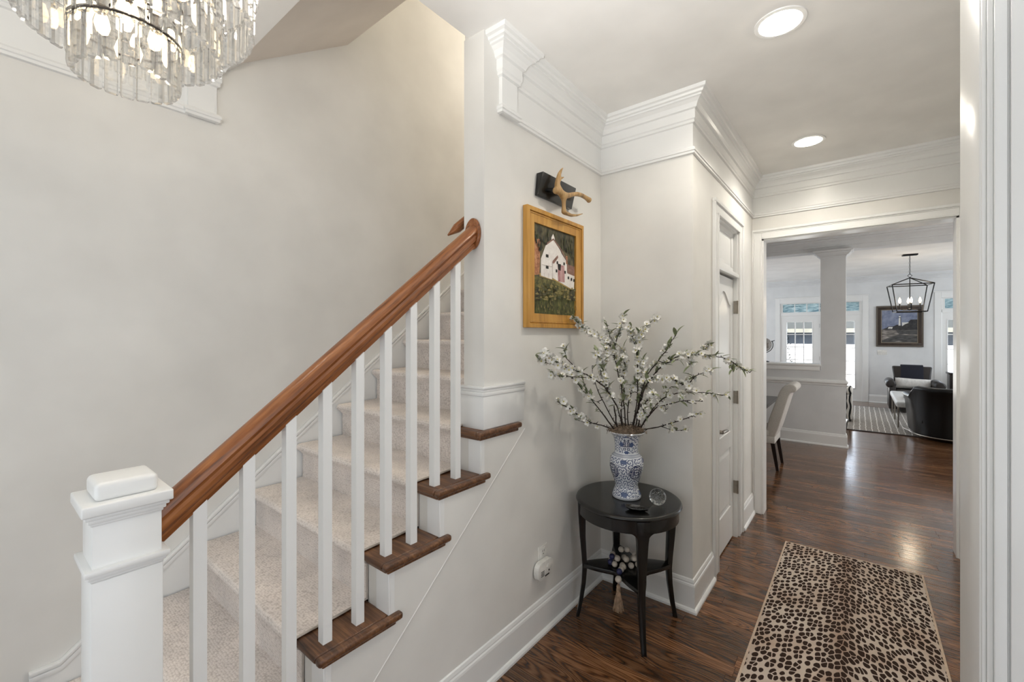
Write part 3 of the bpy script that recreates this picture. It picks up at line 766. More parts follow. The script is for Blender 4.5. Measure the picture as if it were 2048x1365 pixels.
# ------------------------------------------------------------------ accent table
TC = (-1.035, 2.355)
tb = thing('accent_table', 'round black lacquered accent table with curved legs and lower shelf', 'table', (TC[0], TC[1], 0))
MB().lathe([(.001, .676), (.280, .676), (.288, .680), (.293, .687), (.290, .695), (.284, .6995), (.27, .7005), (.001, .7005)], n=64).build('tabletop', M['black'], tb, smooth=True)
MB().lathe([(.276, .676), (.276, .612), (.270, .608), (.258, .608), (.258, .676)], n=64, close=False).build('apron', M['black'], tb, smooth=True)
LA = [R(a) for a in (-50, 44, 130, 212)]
for a in LA:
    ca, sa = math.cos(a), math.sin(a)
    prof = [(.258, .675, .034), (.258, .60, .031), (.258, .56, .027), (.255, .47, .023), (.247, .36, .020), (.243, .29, .0185), (.249, .20, .0165), (.263, .10, .0145), (.279, .02, .0125), (.283, 0, .0125)]
    m = MB(); v = []; f = []
    for r_, z, h in prof:
        h2 = h * .72
        for du, dv in ((-h2, -h), (h2, -h), (h2, h), (-h2, h)): v.append(((r_ + du) * ca - dv * sa, (r_ + du) * sa + dv * ca, z))
    for i in range(len(prof) - 1):
        for k in range(4): f.append((i * 4 + k, i * 4 + (k + 1) % 4, (i + 1) * 4 + (k + 1) % 4, (i + 1) * 4 + k))
    f += [(0, 1, 2, 3), tuple(range(len(v) - 1, len(v) - 5, -1))]
    m.add(v, f)
    # knee brackets under the apron
    for s_ in (-1, 1):
        m2 = [];
        for t in range(7):
            q = t / 6 * PI / 2; m2.append((.026 + .045 * (1 - math.sin(q)), .612 - .045 * (1 - math.cos(q))))
        pl = [(.02, .614)] + [(u, z) for u, z in m2] + [(.02, .565)]
        v = []; n = len(pl)
        for rr in (.260, .274):
            for u, z in pl:
                b = u / .267 * s_; v.append((rr * math.cos(a + b), rr * math.sin(a + b), z))
        m.add(v, [tuple(range(n)), tuple(range(n, 2 * n))] + [(i, (i + 1) % n, n + (i + 1) % n, n + i) for i in range(n)])
    m.build('leg', M['black'], tb, bevel=.003, segs=2)
pl = []
for i, a in enumerate(LA):
    pl.append((.250 * math.cos(a - .075), .250 * math.sin(a - .075))); pl.append((.250 * math.cos(a + .075), .250 * math.sin(a + .075)))
    b = LA[(i + 1) % 4] + (2 * PI if i == 3 else 0)
    for t in range(1, 8):
        u = t / 8; an_ = a + .075 + (b - a - .15) * u; r_ = .250 - .135 * math.sin(PI * u) ** .8
        pl.append((r_ * math.cos(an_), r_ * math.sin(an_)))
MB().prism(pl, 'Z', .288, .312).build('shelf', M['black'], tb, bevel=.003, segs=2)

# ------------------------------------------------------------------ vase
VP = [(.074, 0), (.080, .003), (.0815, .010), (.079, .022), (.072, .040), (.0655, .058), (.0645, .072), (.068, .090), (.078, .118), (.088, .148), (.0945, .178), (.0955, .200), (.092, .220), (.083, .238), (.073, .248), (.0685, .254), (.0665, .262), (.0655, .285), (.067, .310), (.071, .333), (.079, .352), (.092, .366), (.1035, .373), (.1055, .376), (.103, .3785), (.094, .372), (.076, .352), (.064, .325)]
def vase_r(z):
    for (r0, z0), (r1, z1) in zip(VP[:24], VP[1:24]):
        if z0 <= z <= z1: return r0 + (r1 - r0) * (z - z0) / (z1 - z0)
    return .08
def porcelain():
    m = NT('blue_and_white_porcelain'); tc = m.new('ShaderNodeTexCoord'); sp_ = m.new('ShaderNodeSeparateXYZ'); m.link(tc.outputs['Object'], sp_.inputs[0])
    at = m.math('ARCTAN2', sp_.outputs[1], sp_.outputs[0])
    cb = m.new('ShaderNodeCombineXYZ'); m.link(m.math('MULTIPLY', at, .085), cb.inputs[0]); m.link(sp_.outputs[2], cb.inputs[1])
    v = m.new('ShaderNodeTexVoronoi', feature='F1', voronoi_dimensions='2D'); v.inputs['Scale'].default_value = 34; v.inputs['Randomness'].default_value = .55; m.link(cb.outputs[0], v.inputs['Vector'])
    df = m.new('ShaderNodeVectorMath', operation='SUBTRACT'); m.link(cb.outputs[0], df.inputs[0]); m.link(v.outputs['Position'], df.inputs[1])
    s2 = m.new('ShaderNodeSeparateXYZ'); m.link(df.outputs[0], s2.inputs[0])
    th = m.math('ARCTAN2', s2.outputs[1], s2.outputs[0])
    spiral = m.math('SINE', m.math('ADD', m.math('MULTIPLY', v.outputs['Distance'], 14.0), th))
    n = m.noise(cb.outputs[0], 120, 2)
    sc_ = m.math('ADD', spiral, m.math('MULTIPLY', m.math('SUBTRACT', n.outputs[0], .5), 2.4))
    ink = m.ramp(sc_, [(.12, (0, 0, 0, 1)), (.40, (1, 1, 1, 1))])
    z = sp_.outputs[2]
    def band(a, b): return m.math('MULTIPLY', m.math('GREATER_THAN', z, a), m.math('LESS_THAN', z, b))
    body = m.math('ADD', band(.016, .236), band(.262, .362))
    lines = m.math('ADD', band(.010, .0125), m.math('ADD', band(.240, .2425), m.math('ADD', band(.252, .255), band(.364, .366))))
    grey = band(.243, .252)
    f = m.math('ADD', m.math('MULTIPLY', m.math('MULTIPLY', ink, body), .90), m.math('ADD', m.math('MULTIPLY', lines, .7), m.math('MULTIPLY', grey, .4)), True)
    m.col(m.mix(f, (224, 228, 233), (44, 62, 108))); m.set(Roughness=.1); m.b.inputs['Coat Weight'].default_value = .5
    return m.m
M['porcelain'] = porcelain()
VZ = .7005
va = thing('porcelain_vase', 'blue and white porcelain vase with scrolls and dark blue characters on black table', 'vase', (-1.045, 2.362, VZ))
MB().lathe(VP, n=64).build('vase_body', M['porcelain'], va, smooth=True, angle=60)
CAMA = math.atan2(-2.362, 1.045)           # direction from the vase to the viewer
def on_vase(m, quads, a0, zc, lift=.0013):
    """quads: rectangles (u0,u1,v0,v1) in metres about (angle a0, height zc), bent onto the vase"""
    for u0, u1, v0, v1 in quads:
        nu = max(1, int((u1 - u0) / .006)); nv = max(1, int((v1 - v0) / .006)); v = []; f = []
        for i in range(nu + 1):
            for j in range(nv + 1):
                u = u0 + (u1 - u0) * i / nu; z = zc + v0 + (v1 - v0) * j / nv; r_ = vase_r(z)
                a = a0 + u / r_; v.append(((r_ + lift) * math.cos(a), (r_ + lift) * math.sin(a), z))
        for i in range(nu):
            for j in range(nv): k = i * (nv + 1) + j; f.append((k, k + nv + 1, k + nv + 2, k + 1))
        m.add(v, f)
    return m
def sq(u, v_, w, h, t=.0031): return [(u, u + w, v_, v_ + t), (u, u + w, v_ + h - t, v_ + h), (u, u + t, v_, v_ + h), (u + w - t, u + w, v_, v_ + h)]
def disc(m, a0, zc, ru, rv, lift, wob=.0, n=28):
    v = [None]; f = []
    def P(u, z, l): r_ = vase_r(z); a = a0 + u / r_; return ((r_ + l) * math.cos(a), (r_ + l) * math.sin(a), z)
    v = [P(0, zc, lift)]
    for ring in (.5, 1):
        for k in range(n):
            t = 2 * PI * k / n; q = ring * (1 + wob * math.cos(6 * t)); v.append(P(ru * q * math.cos(t), zc + rv * q * math.sin(t), lift))
    for k in range(n): f.append((0, 1 + k, 1 + (k + 1) % n)); f.append((1 + k, 1 + n + k, 1 + n + (k + 1) % n, 1 + (k + 1) % n))
    m.add(v, f)
DH = []                                      # double happiness
for s_ in (-1, 1):
    a = -.0155 if s_ < 0 else .0015; W_ = .014
    DH += sq(a + .001, -.026, W_ - .002, .012) + sq(a + .001, .004, W_ - .002, .010) + [(a - .001, a + W_ + .001, -.0095, -.006), (a + .003, a + .0055, -.006, -.001), (a + .009, a + .0115, -.006, -.001), (a - .0, a + W_, -.001, .0018), (a + .0055, a + .0085, .016, .030), (a + .001, a + W_ - .001, .0215, .0245)]
DH += [(-.0175, .0175, -.0098, -.0068), (-.012, .012, .0165, .019)]
white = plain('porcelain_white', (228, 232, 236), .12)
for q in range(2):
    a0 = CAMA + .0 + q * PI
    m = MB(); disc(m, a0, .312, .027, .044, .0003); m.build('panel_ground', white, va)
    on_vase(MB(), [(a * 1.22, b * 1.22, c_ * 1.16, d_ * 1.16) for a, b, c_, d_ in DH], a0, .310).build('double_happiness_mark', M['blue'], va)
    for da, z, ru, rv in ((0, .355, .013, .008), (0, .268, .013, .009), (-.42, .312, .012, .014), (.42, .312, .012, .014)):
        m = MB(); disc(m, a0 + da, z, ru, rv, .0006, .1); m.build('floral_motif', M['blue2'], va)
SH = []                                      # round longevity medallion
Rm = .039
for k in range(-4, 5):
    z = k * .0078; hw = math.sqrt(max(0, Rm ** 2 - z ** 2)) - .004
    if k % 2 == 0: SH += [(-hw, hw, z - .0019, z + .0019)]
    else: SH += [(-hw, -hw * .35, z - .0019, z + .0019), (hw * .35, hw, z - .0019, z + .0019)]
SH += [(-.0019, .0019, -.033, -.016), (-.0019, .0019, .016, .033), (-.016, -.0122, -.016, .016), (.0122, .016, -.016, .016), (-.0019, .0019, -.006, .006)]
for q in range(4):
    a0 = CAMA + .62 + q * PI / 2
    m = MB(); disc(m, a0, .162, .044, .044, .0003); m.build('medallion_ground', white, va)
    m = on_vase(MB(), SH, a0, .162)
    n = 32; v = []; f = []
    for k in range(n):
        t = 2 * PI * k / n
        for rr in (.0375, .0415):
            z = .162 + rr * math.sin(t); r_ = vase_r(z); a = a0 + rr * math.cos(t) / r_; v.append(((r_ + .0013) * math.cos(a), (r_ + .0013) * math.sin(a), z))
    for k in range(n): f.append((2 * k, 2 * k + 1, (2 * k + 3) % (2 * n), (2 * k + 2) % (2 * n)))
    m.add(v, f); m.build('longevity_mark', M['blue'], va)
    a1 = CAMA - .16 + q * PI / 2
    for z, ru, rv in ((.218, .019, .011), (.034, .019, .013)):
        m = MB(); disc(m, a1, z, ru, rv, .0006, .12); m.build('floral_motif', M['blue2'], va)
# moss
ms = MB()
for k in range(420):
    a = rnd.uniform(0, 2 * PI); r_ = .097 * math.sqrt(rnd.random()); z = .372 + .028 * (1 - (r_ / .1) ** 2) + rnd.uniform(-.004, .006)
    p = Vector((r_ * math.cos(a), r_ * math.sin(a), z)); pts = [p]
    d = Vector((rnd.uniform(-1, 1), rnd.uniform(-1, 1), rnd.uniform(-.4, .5))).normalized()
    for q in range(4):
        d = (d + Vector((rnd.uniform(-1, 1), rnd.uniform(-1, 1), rnd.uniform(-.7, .6))) * .7).normalized(); p = p + d * .012
        rr = math.hypot(p.x, p.y); lim = .112
        if rr > lim: p.x *= lim / rr; p.y *= lim / rr
        p.z = max(.374 if rr < .108 else .345, min(.412, p.z)); pts.append(p.copy())
    ms.tube(pts, .0013, 3, cap=False)
ms.lathe([(.001, .388), (.05, .384), (.085, .372), (.07, .350), (.001, .350)], n=24)
o = ms.build('spanish_moss', M['moss'], None, loc=(-1.045, 2.362, VZ)); tag(o, 'tangled dried moss filling the mouth of the blue and white vase', 'moss'); o['kind'] = 'stuff'
BR = {
 'far_left': ([(-1.060, 2.350, 1.085), (-1.061, 2.282, 1.213), (-1.066, 2.211, 1.290), (-1.087, 2.127, 1.364), (-1.125, 2.029, 1.422), (-1.161, 1.933, 1.454), (-1.180, 1.851, 1.482), (-1.187, 1.778, 1.523), (-1.182, 1.715, 1.545)], [[(-1.110, 2.068, 1.399), (-1.254, 1.979, 1.408), (-1.261, 1.909, 1.420)], [(-1.172, 1.884, 1.471), (-1.244, 1.852, 1.482), (-1.257, 1.778, 1.512)], [(-1.136, 2.000, 1.432), (-1.205, 1.971, 1.505), (-1.186, 1.922, 1.554)]]),
 'left_mid': ([(-1.102, 2.316, 1.085), (-1.142, 2.249, 1.186), (-1.170, 2.190, 1.257), (-1.192, 2.137, 1.310), (-1.219, 2.080, 1.378), (-1.229, 2.035, 1.419)], [[(-1.175, 2.179, 1.267), (-1.219, 2.170, 1.370), (-1.201, 2.120, 1.434)]]),
 'low_left': ([(-1.104, 2.315, 1.085), (-1.145, 2.239, 1.115), (-1.175, 2.172, 1.140), (-1.204, 2.106, 1.183), (-1.232, 2.040, 1.227), (-1.264, 1.972, 1.269)], [[(-1.163, 2.199, 1.130), (-1.207, 2.189, 1.129), (-1.234, 2.103, 1.159)], [(-1.242, 2.020, 1.240), (-1.260, 2.031, 1.245), (-1.240, 1.983, 1.273)]]),
 'picture': ([(-1.047, 2.360, 1.084), (-1.061, 2.360, 1.243), (-1.081, 2.356, 1.351), (-1.111, 2.343, 1.500), (-1.128, 2.340, 1.547), (-1.156, 2.329, 1.598), (-1.211, 2.296, 1.629), (-1.259, 2.270, 1.660), (-1.312, 2.238, 1.716)], [[(-1.115, 2.342, 1.509), (-1.115, 2.367, 1.581), (-1.075, 2.335, 1.649), (-1.078, 2.397, 1.746)], [(-1.162, 2.326, 1.601), (-1.147, 2.363, 1.608), (-1.143, 2.302, 1.704)]]),
 'mid_a': ([(-1.086, 2.329, 1.085), (-1.085, 2.294, 1.196), (-1.088, 2.256, 1.266), (-1.098, 2.212, 1.342), (-1.098, 2.176, 1.410), (-1.095, 2.143, 1.486), (-1.097, 2.105, 1.532)], [[(-1.098, 2.190, 1.383), (-1.097, 2.217, 1.479), (-1.072, 2.173, 1.546)]]),
 'mid_b': ([(-1.065, 2.346, 1.085), (-1.080, 2.370, 1.206), (-1.078, 2.407, 1.305), (-1.096, 2.429, 1.392), (-1.099, 2.462, 1.474), (-1.120, 2.482, 1.544)], [[(-1.085, 2.416, 1.340), (-1.113, 2.419, 1.420), (-1.082, 2.380, 1.492)]]),
 'upright': ([(-1.023, 2.379, 1.085), (-1.002, 2.405, 1.223), (-1.000, 2.416, 1.358), (-1.005, 2.421, 1.527), (-0.997, 2.436, 1.609), (-0.979, 2.460, 1.663), (-0.923, 2.514, 1.735)], [[(-1.005, 2.420, 1.510), (-1.029, 2.426, 1.595), (-1.024, 2.366, 1.666)], [(-1.001, 2.417, 1.392), (-0.992, 2.449, 1.424), (-0.966, 2.407, 1.482)]]),
 'right_up': ([(-1.018, 2.384, 1.085), (-0.986, 2.391, 1.227), (-0.947, 2.405, 1.382), (-0.913, 2.414, 1.443), (-0.856, 2.441, 1.524), (-0.826, 2.448, 1.577), (-0.790, 2.458, 1.637)], [[(-0.884, 2.428, 1.484), (-0.855, 2.477, 1.469), (-0.782, 2.471, 1.492)]]),
 'long_arc': ([(-1.005, 2.394, 1.085), (-0.981, 2.413, 1.258), (-0.944, 2.443, 1.363), (-0.902, 2.476, 1.427), (-0.849, 2.518, 1.484), (-0.797, 2.561, 1.510), (-0.733, 2.611, 1.516), (-0.660, 2.670, 1.510), (-0.607, 2.712, 1.494), (-0.560, 2.750, 1.464), (-0.523, 2.780, 1.433), (-0.491, 2.805, 1.412)], [[(-0.726, 2.617, 1.515), (-0.708, 2.657, 1.541), (-0.661, 2.630, 1.570)], [(-0.784, 2.571, 1.511), (-0.771, 2.607, 1.490), (-0.748, 2.561, 1.456)], [(-0.556, 2.753, 1.461), (-0.580, 2.759, 1.473), (-0.561, 2.711, 1.416)]]),
 'right_mid': ([(-0.992, 2.405, 1.085), (-0.965, 2.390, 1.262), (-0.928, 2.384, 1.359), (-0.862, 2.401, 1.389), (-0.791, 2.422, 1.378), (-0.732, 2.433, 1.357), (-0.684, 2.435, 1.409), (-0.618, 2.453, 1.443)], [[(-0.732, 2.433, 1.357), (-0.728, 2.462, 1.379), (-0.696, 2.424, 1.406)], [(-0.718, 2.434, 1.372), (-0.746, 2.437, 1.316), (-0.745, 2.374, 1.310)]]),
 'right_low_a': ([(-0.986, 2.409, 1.085), (-0.910, 2.443, 1.208), (-0.845, 2.468, 1.235), (-0.766, 2.504, 1.260), (-0.678, 2.548, 1.259)], [[(-0.878, 2.455, 1.221), (-0.872, 2.486, 1.203), (-0.844, 2.444, 1.209)], [(-0.749, 2.513, 1.259), (-0.751, 2.537, 1.244), (-0.707, 2.507, 1.250)]]),
 'right_low_b': ([(-0.986, 2.409, 1.085), (-0.932, 2.446, 1.195), (-0.878, 2.484, 1.260), (-0.813, 2.529, 1.294), (-0.728, 2.592, 1.301), (-0.664, 2.637, 1.295), (-0.587, 2.692, 1.284)], [[(-0.852, 2.502, 1.273), (-0.868, 2.515, 1.304), (-0.830, 2.481, 1.337)]]),
 'low_right': ([(-0.986, 2.409, 1.081), (-0.889, 2.442, 1.107), (-0.800, 2.468, 1.144), (-0.728, 2.481, 1.177), (-0.670, 2.483, 1.207)], [[(-0.880, 2.444, 1.111), (-0.833, 2.508, 1.087), (-0.765, 2.498, 1.093)]]),
 'back': ([(-1.034, 2.371, 1.085), (-1.051, 2.393, 1.206), (-1.041, 2.437, 1.305), (-1.025, 2.486, 1.385), (-1.017, 2.528, 1.456)], [[(-1.041, 2.437, 1.305), (-1.005, 2.491, 1.309), (-0.965, 2.460, 1.333)]]),
 'short_left': ([(-1.079, 2.335, 1.085), (-1.150, 2.323, 1.198), (-1.214, 2.316, 1.324), (-1.247, 2.335, 1.390), (-1.267, 2.364, 1.444)], [[(-1.176, 2.320, 1.249), (-1.219, 2.311, 1.234), (-1.217, 2.249, 1.289)]]),
 'short_right': ([(-0.997, 2.400, 1.085), (-0.938, 2.358, 1.236), (-0.886, 2.310, 1.292), (-0.848, 2.251, 1.317)], [[(-0.928, 2.348, 1.247), (-0.946, 2.359, 1.182), (-0.921, 2.315, 1.224)]]),
}
# ------------------------------------------------------------------ blossom branches, one thing per branch
LBL = {
 'far_left': 'longest left blossom branch, arching over toward the stair wall', 'left_mid': 'bare dark blossom branch leaning left below the longest left one',
 'low_left': 'lowest left blossom branch, nearly level above the stair wall side', 'picture': 'tall blossom branch whose flower tip crosses the gilt picture frame',
 'mid_a': 'blossom branch with dense flowers just left of the centre of the vase', 'mid_b': 'short upright blossom branch in the centre of the vase',
 'upright': 'tall straight upright blossom branch ending right of the picture', 'right_up': 'straight bare tipped branch slanting up to the right',
 'long_arc': 'longest right blossom branch, arching over to the closet door', 'right_mid': 'leafy blossom branch bending right under the long right arch',
 'right_low_a': 'thin forked branch reaching level to the right at mid height', 'right_low_b': 'right branch with a bare knobbly tip in front of the closet door',
 'low_right': 'lowest right blossom branch, slanting just above the vase lip', 'back': 'short blossom branch at the back behind the upright one',
 'short_left': 'thin bare upright twig left of the dense flowers', 'short_right': 'shortest blossom branch, right of the vase centre'}
def petal_flower():
    m = MB(); rr = random.Random(3)
    for k in range(5):
        a = 2 * PI * k / 5; T = Matrix.Rotation(a, 4, 'Z') @ Matrix.Rotation(R(-18), 4, 'Y')
        pts = [(0.0, 0, 0), (.006, -.0052, .0012), (.012, -.0062, .0028), (.0160, -.002, .0038), (.0160, .002, .0038), (.012, .0062, .0028), (.006, .0052, .0012)]
        m.add([tuple(T @ Vector(p)) for p in pts], [(0, 1, 2, 3, 4, 5, 6)])
    m.cur = 1; m.lathe([(.0005, .0075), (.0026, .006), (.0028, .002), (.001, -.001)], n=6)
    m.cur = 2; m.lathe([(.0028, .0005), (.0018, -.005), (.0006, -.010)], n=5)
    return m.mesh('blossom', [M['petal'], M['stamen'], M['leaf']])
def leaf_mesh():
    m = MB(); L = .05; W_ = .0085; v = []; f = []
    for i in range(6):
        t = i / 5; wd = W_ * math.sin(PI * min(1, t * .93 + .05)) ** .8; zz = -.010 * t * t
        v += [(L * t, -wd, zz + wd * .35), (L * t, 0, zz), (L * t, wd, zz + wd * .35)]
    for i in range(5):
        for j in (0, 1): f.append((3 * i + j, 3 * i + j + 1, 3 * i + j + 4, 3 * i + j + 3))
    return m.add(v, f).mesh('leaf', M['leaf'], smooth=True)
FL, LF_ = petal_flower(), leaf_mesh()
def smooth_path(pts, n=4):
    P = [Vector(p) for p in pts]; out = []
    for i in range(len(P) - 1):
        a, b, c_, d = P[max(0, i - 1)], P[i], P[i + 1], P[min(len(P) - 1, i + 2)]
        for k in range(n):
            t = k / n; out.append(.5 * (2 * b + (c_ - a) * t + (2 * a - 5 * b + 4 * c_ - d) * t * t + (3 * b - a - 3 * c_ + d) * t ** 3))
    return out + [P[-1]]
rb = random.Random(11)
def child_mesh(name, me, par, loc, rot, sc):
    o = D.objects.new(name, me); COL.objects.link(o); o.parent = par; o.location = loc; o.rotation_euler = rot; o.scale = (sc,) * 3; return o
DENS = {'low_left': .6, 'low_right': .6, 'short_left': .25, 'right_low_a': .5, 'right_low_b': .45, 'right_up': .6, 'left_mid': .6, 'mid_a': 1.7, 'mid_b': 1.5, 'picture': 1.5, 'back': 1.3, 'upright': 1.1, 'long_arc': .75}
for key, (main, subs) in BR.items():
    b0 = Vector(main[0]); b0.z = VZ + .36
    t = thing('blossom_branch', LBL[key], 'branch', tuple(b0), group='white blossom branches in the vase')
    m = MB(); sp0 = [Vector(main[0]) + (Vector(main[0]) - Vector(main[1])) * .12] + smooth_path(main)
    allp = []
    for j, path in enumerate([sp0] + [smooth_path(q, 3) for q in subs]):
        n = len(path); r0 = .0040 if j == 0 else .0024
        pts = [p - b0 + Vector((rb.uniform(-1, 1), rb.uniform(-1, 1), rb.uniform(-1, 1))) * .0022 for p in path]
        m.tube(pts, [r0 * (1 - .62 * i / n) * rb.uniform(.85, 1.2) for i in range(n)], 6)
        for i in range(2, n):
            if rb.random() < .75:      # spurs and knots
                p = pts[i].lerp(pts[i - 1], rb.random()); d = Vector((rb.uniform(-1, 1), rb.uniform(-1, 1), rb.uniform(-.5, 1))).normalized()
                m.tube([p, p + d * .008, p + d * rb.uniform(.011, .02)], [.0022, .0021, .0009], 4)
            if i > (4 if j == 0 else 0): allp.append((pts[i], (pts[i] - pts[i - 1]).normalized(), i / n, j))
    m.build('stem', M['bark'], t, smooth=True)
    dens = DENS.get(key, 1.0)
    for p, d, u, j in allp:
        k = 0
        pr = dens * (.9 if u > .3 else .35)
        while k < 5 and rb.random() < min(.88, pr * .85):
            k += 1; q = Vector((rb.uniform(-1, 1), rb.uniform(-1, 1), rb.uniform(-.6, 1))).normalized()
            e = q.to_track_quat('Z', 'Y').to_euler()
            loc = p + q * .012 + d * rb.uniform(-.014, .014)
            w_ = loc + b0
            if w_.x < XA + .018 or (w_.y > Y1 - .018 and w_.x < XC + .02): continue
            child_mesh('blossom', FL, t, loc, e, rb.uniform(.95, 1.45))
        if rb.random() < (.55 if key not in ('low_left', 'low_right', 'short_left', 'right_low_a') else .12) * (.5 + u):
            q = (d + Vector((rb.uniform(-1, 1), rb.uniform(-1, 1), rb.uniform(-.6, .9)))).normalized()
            w_ = p + q * .05 + b0
            if w_.x < XA + .015 or (w_.y > Y1 - .015 and w_.x < XC + .02): continue
            e = q.to_track_quat('X', 'Z').to_euler(); child_mesh('leaf', LF_, t, p, e, rb.uniform(.8, 1.35))

# ------------------------------------------------------------------ small things on and under the table
gb = thing('glass_ball', 'clear glass paperweight ball full of bubbles on black table', 'paperweight', (-.858, 2.345, .7015))
MB().ball((0, 0, .044), .044, 32, 20).build('sphere', M['ball'], gb, smooth=True)
m = MB()
for k in range(300):
    a = rb.uniform(0, 2 * PI); z = rb.uniform(-1, 1); r_ = .037 * rb.random() ** .5; q = math.sqrt(1 - z * z)
    m.ball((r_ * q * math.cos(a), r_ * q * math.sin(a), .044 + r_ * z), rb.uniform(.0009, .0026), 5, 4)
o = m.build('bubbles', M['bubble'], gb, smooth=True); o['kind'] = 'stuff'
# black carved leaf shaped dish
M['gloss'] = plain('black_gloss', (14, 14, 15), .06, coat=.4)
dsh = thing('carved_dish', 'small glossy black leaf shaped dish lying in front of the vase', 'dish', (-.915, 2.205, .7010), R(18))
m = MB(); v = []; f = []; N = 24
rings = [(.2, .004), (.62, .005), (.9, .014), (1.0, .019), (.96, .021), (.80, .013), (.5, .0085), (.05, .0075)]
for q, z in rings:
    for k in range(N):
        t = 2 * PI * k / N; e = 1 + .05 * math.sin(9 * t) * (q > .7); v.append((.064 * q * e * math.cos(t), .031 * q * e * math.sin(t) * (1 - .25 * math.cos(t)), z + .004 * math.cos(t) ** 2 * (q > .7)))
for i in range(len(rings) - 1):
    for k in range(N): f.append((i * N + k, i * N + (k + 1) % N, (i + 1) * N + (k + 1) % N, (i + 1) * N + k))
f += [tuple(range(N - 1, -1, -1)), tuple(range((len(rings) - 1) * N, len(rings) * N))]
v = [(x, y_, z - .004) for x, y_, z in v]
m.add(v, f).build('dish', M['gloss'], dsh, smooth=True)
m = MB()
for s_ in (-1, 1):
    for k in range(6):
        x = -.038 + .014 * k; m.tube([(x, 0, .0065), (x + .010, s_ * .016, .010)], .0022, 5)
m.tube([(-.05, 0, .0065), (.052, 0, .0075)], .003, 6); m.build('carved_rib', M['gloss'], dsh, smooth=True)
# wooden bead garland with tassel on the table's lower shelf
gd = thing('bead_garland', 'grey and navy wooden bead garland with jute tassel on the table shelf', 'garland', (TC[0], TC[1], .312))
br_ = .0165; zz = br_
loop = []
def bead(x, y_, z, navy=False, r_=br_):
    o = MB().ball((0, 0, 0), r_, 14, 10).build('bead', M['beadnavy'] if navy else M['beadgrey'], gd, loc=(x, y_, z), smooth=True)
    if navy: o['label'] = 'navy bead'
    loop.append((x, y_, z)); return o
# two stacked coils in the middle of the shelf
ux, uy = math.cos(YAW), math.sin(YAW)          # along the picture's width
vx, vy = -uy, ux
def uv(a, b): return (a * ux + b * vx, a * uy + b * vy)
for k in range(11):
    t = R(20 + k * 33); a, b = .086 * math.cos(t), .046 * math.sin(t); bead(*uv(a - .012, b + .004), zz, k == 5)
for k in range(7):
    t = R(150 + k * 40); a, b = .074 * math.cos(t), .036 * math.sin(t); bead(*uv(a - .016, b + .006), zz + .031, k == 1)
for k in range(2):
    bead(*uv(-.03 + .034 * k, .028), zz + .058)
for a, b, z, nv in ((-.040, -.060, zz + .004, False), (-.058, -.082, zz + .001, False), (-.072, -.100, zz - .001, True)): bead(*uv(a, b), z, nv)
ta, tb_ = uv(-.084, -.128)
bead(ta, tb_, -.020 + .008, False, .018)
MB().tube([(ta, tb_, .0), (ta, tb_, -.075)], .002, 6).build('cord', M['tassel'], gd)
m = MB().lathe([(.001, -.040), (.008, -.041), (.011, -.050), (.010, -.058), (.012, -.066), (.012, -.075), (.009, -.080), (.001, -.08)], ta, tb_, 14)
m.build('tassel_head', M['tassel'], gd, smooth=True)
m = MB()
for k in range(90):
    a = rb.uniform(0, 2 * PI); q = math.sqrt(rb.random()); r1 = .009 * q; r2 = .030 * q
    m.tube([(ta + r1 * math.cos(a), tb_ + r1 * math.sin(a), -.078), (ta + r2 * .7 * math.cos(a), tb_ + r2 * .7 * math.sin(a), -.13), (ta + r2 * math.cos(a), tb_ + r2 * math.sin(a), -.170 - rb.uniform(0, .012))], .0013, 4)
o = m.build('tassel_skirt', M['tassel'], gd); o['kind'] = 'stuff'

# ------------------------------------------------------------------ outlet and plug-in detector
oy, oz = 1.965, .415
ol = thing('outlet_plate', 'white outlet plate on the wall beside black accent table', 'outlet', (XA, oy, oz))
MB().box(0, .006, -.042, .042, -.060, .060).build('plate', M['white'], ol, bevel=.003)
MB().box(.005, .009, -.017, .017, .008, .046).build('socket', M['white'], ol, bevel=.004)
m = MB()
for dy in (-.007, .007): m.box(.0088, .0094, dy - .0015, dy + .0015, .026, .037)
m.box(.0088, .0094, -.003, .003, .013, .019); m.build('slot', M['darkslot'], ol)
dt = thing('plug_in_detector', 'round cornered white plug-in alarm in the outlet under the plate', 'detector', (XA, 1.945, .362))
MB().box(.006, .010, -.04, .04, -.035, .035).prism([(sy * (.072 - .036 + .036 * math.cos(a)), sz * (.047 - .036 + .036 * math.sin(a))) for sy, sz, A in ((1, 1, (0, 30, 60, 90)), (-1, 1, (90, 60, 30, 0)), (-1, -1, (0, 30, 60, 90)), (1, -1, (90, 60, 30, 0))) for a in [R(q) for q in A]], 'X', .0095, .040).build('body', M['white'], dt, bevel=.008, segs=3)
m = MB()
for dz_ in (-.004, .004, .012, .020): m.box(.0395, .0412, -.045, -.016, dz_ - .0014 - .02, dz_ + .0014 - .02)
m.build('vent_slot', M['darkslot'], dt)
m = MB(); m.T = Matrix.Translation((.040, .020, .012)) @ Matrix.Rotation(R(90), 4, 'Y'); m.lathe([(.001, .004), (.011, .003), (.013, -.001), (.001, -.001)], n=18); m.build('test_button', M['white'], dt, smooth=True)
MB().box(.0398, .0412, -.008, .03, -.035, -.028).build('mark', M['darkslot'], dt)
MB().ball((.040, .028, -.012), .005, 10, 6).build('indicator', M['darkslot'], dt)

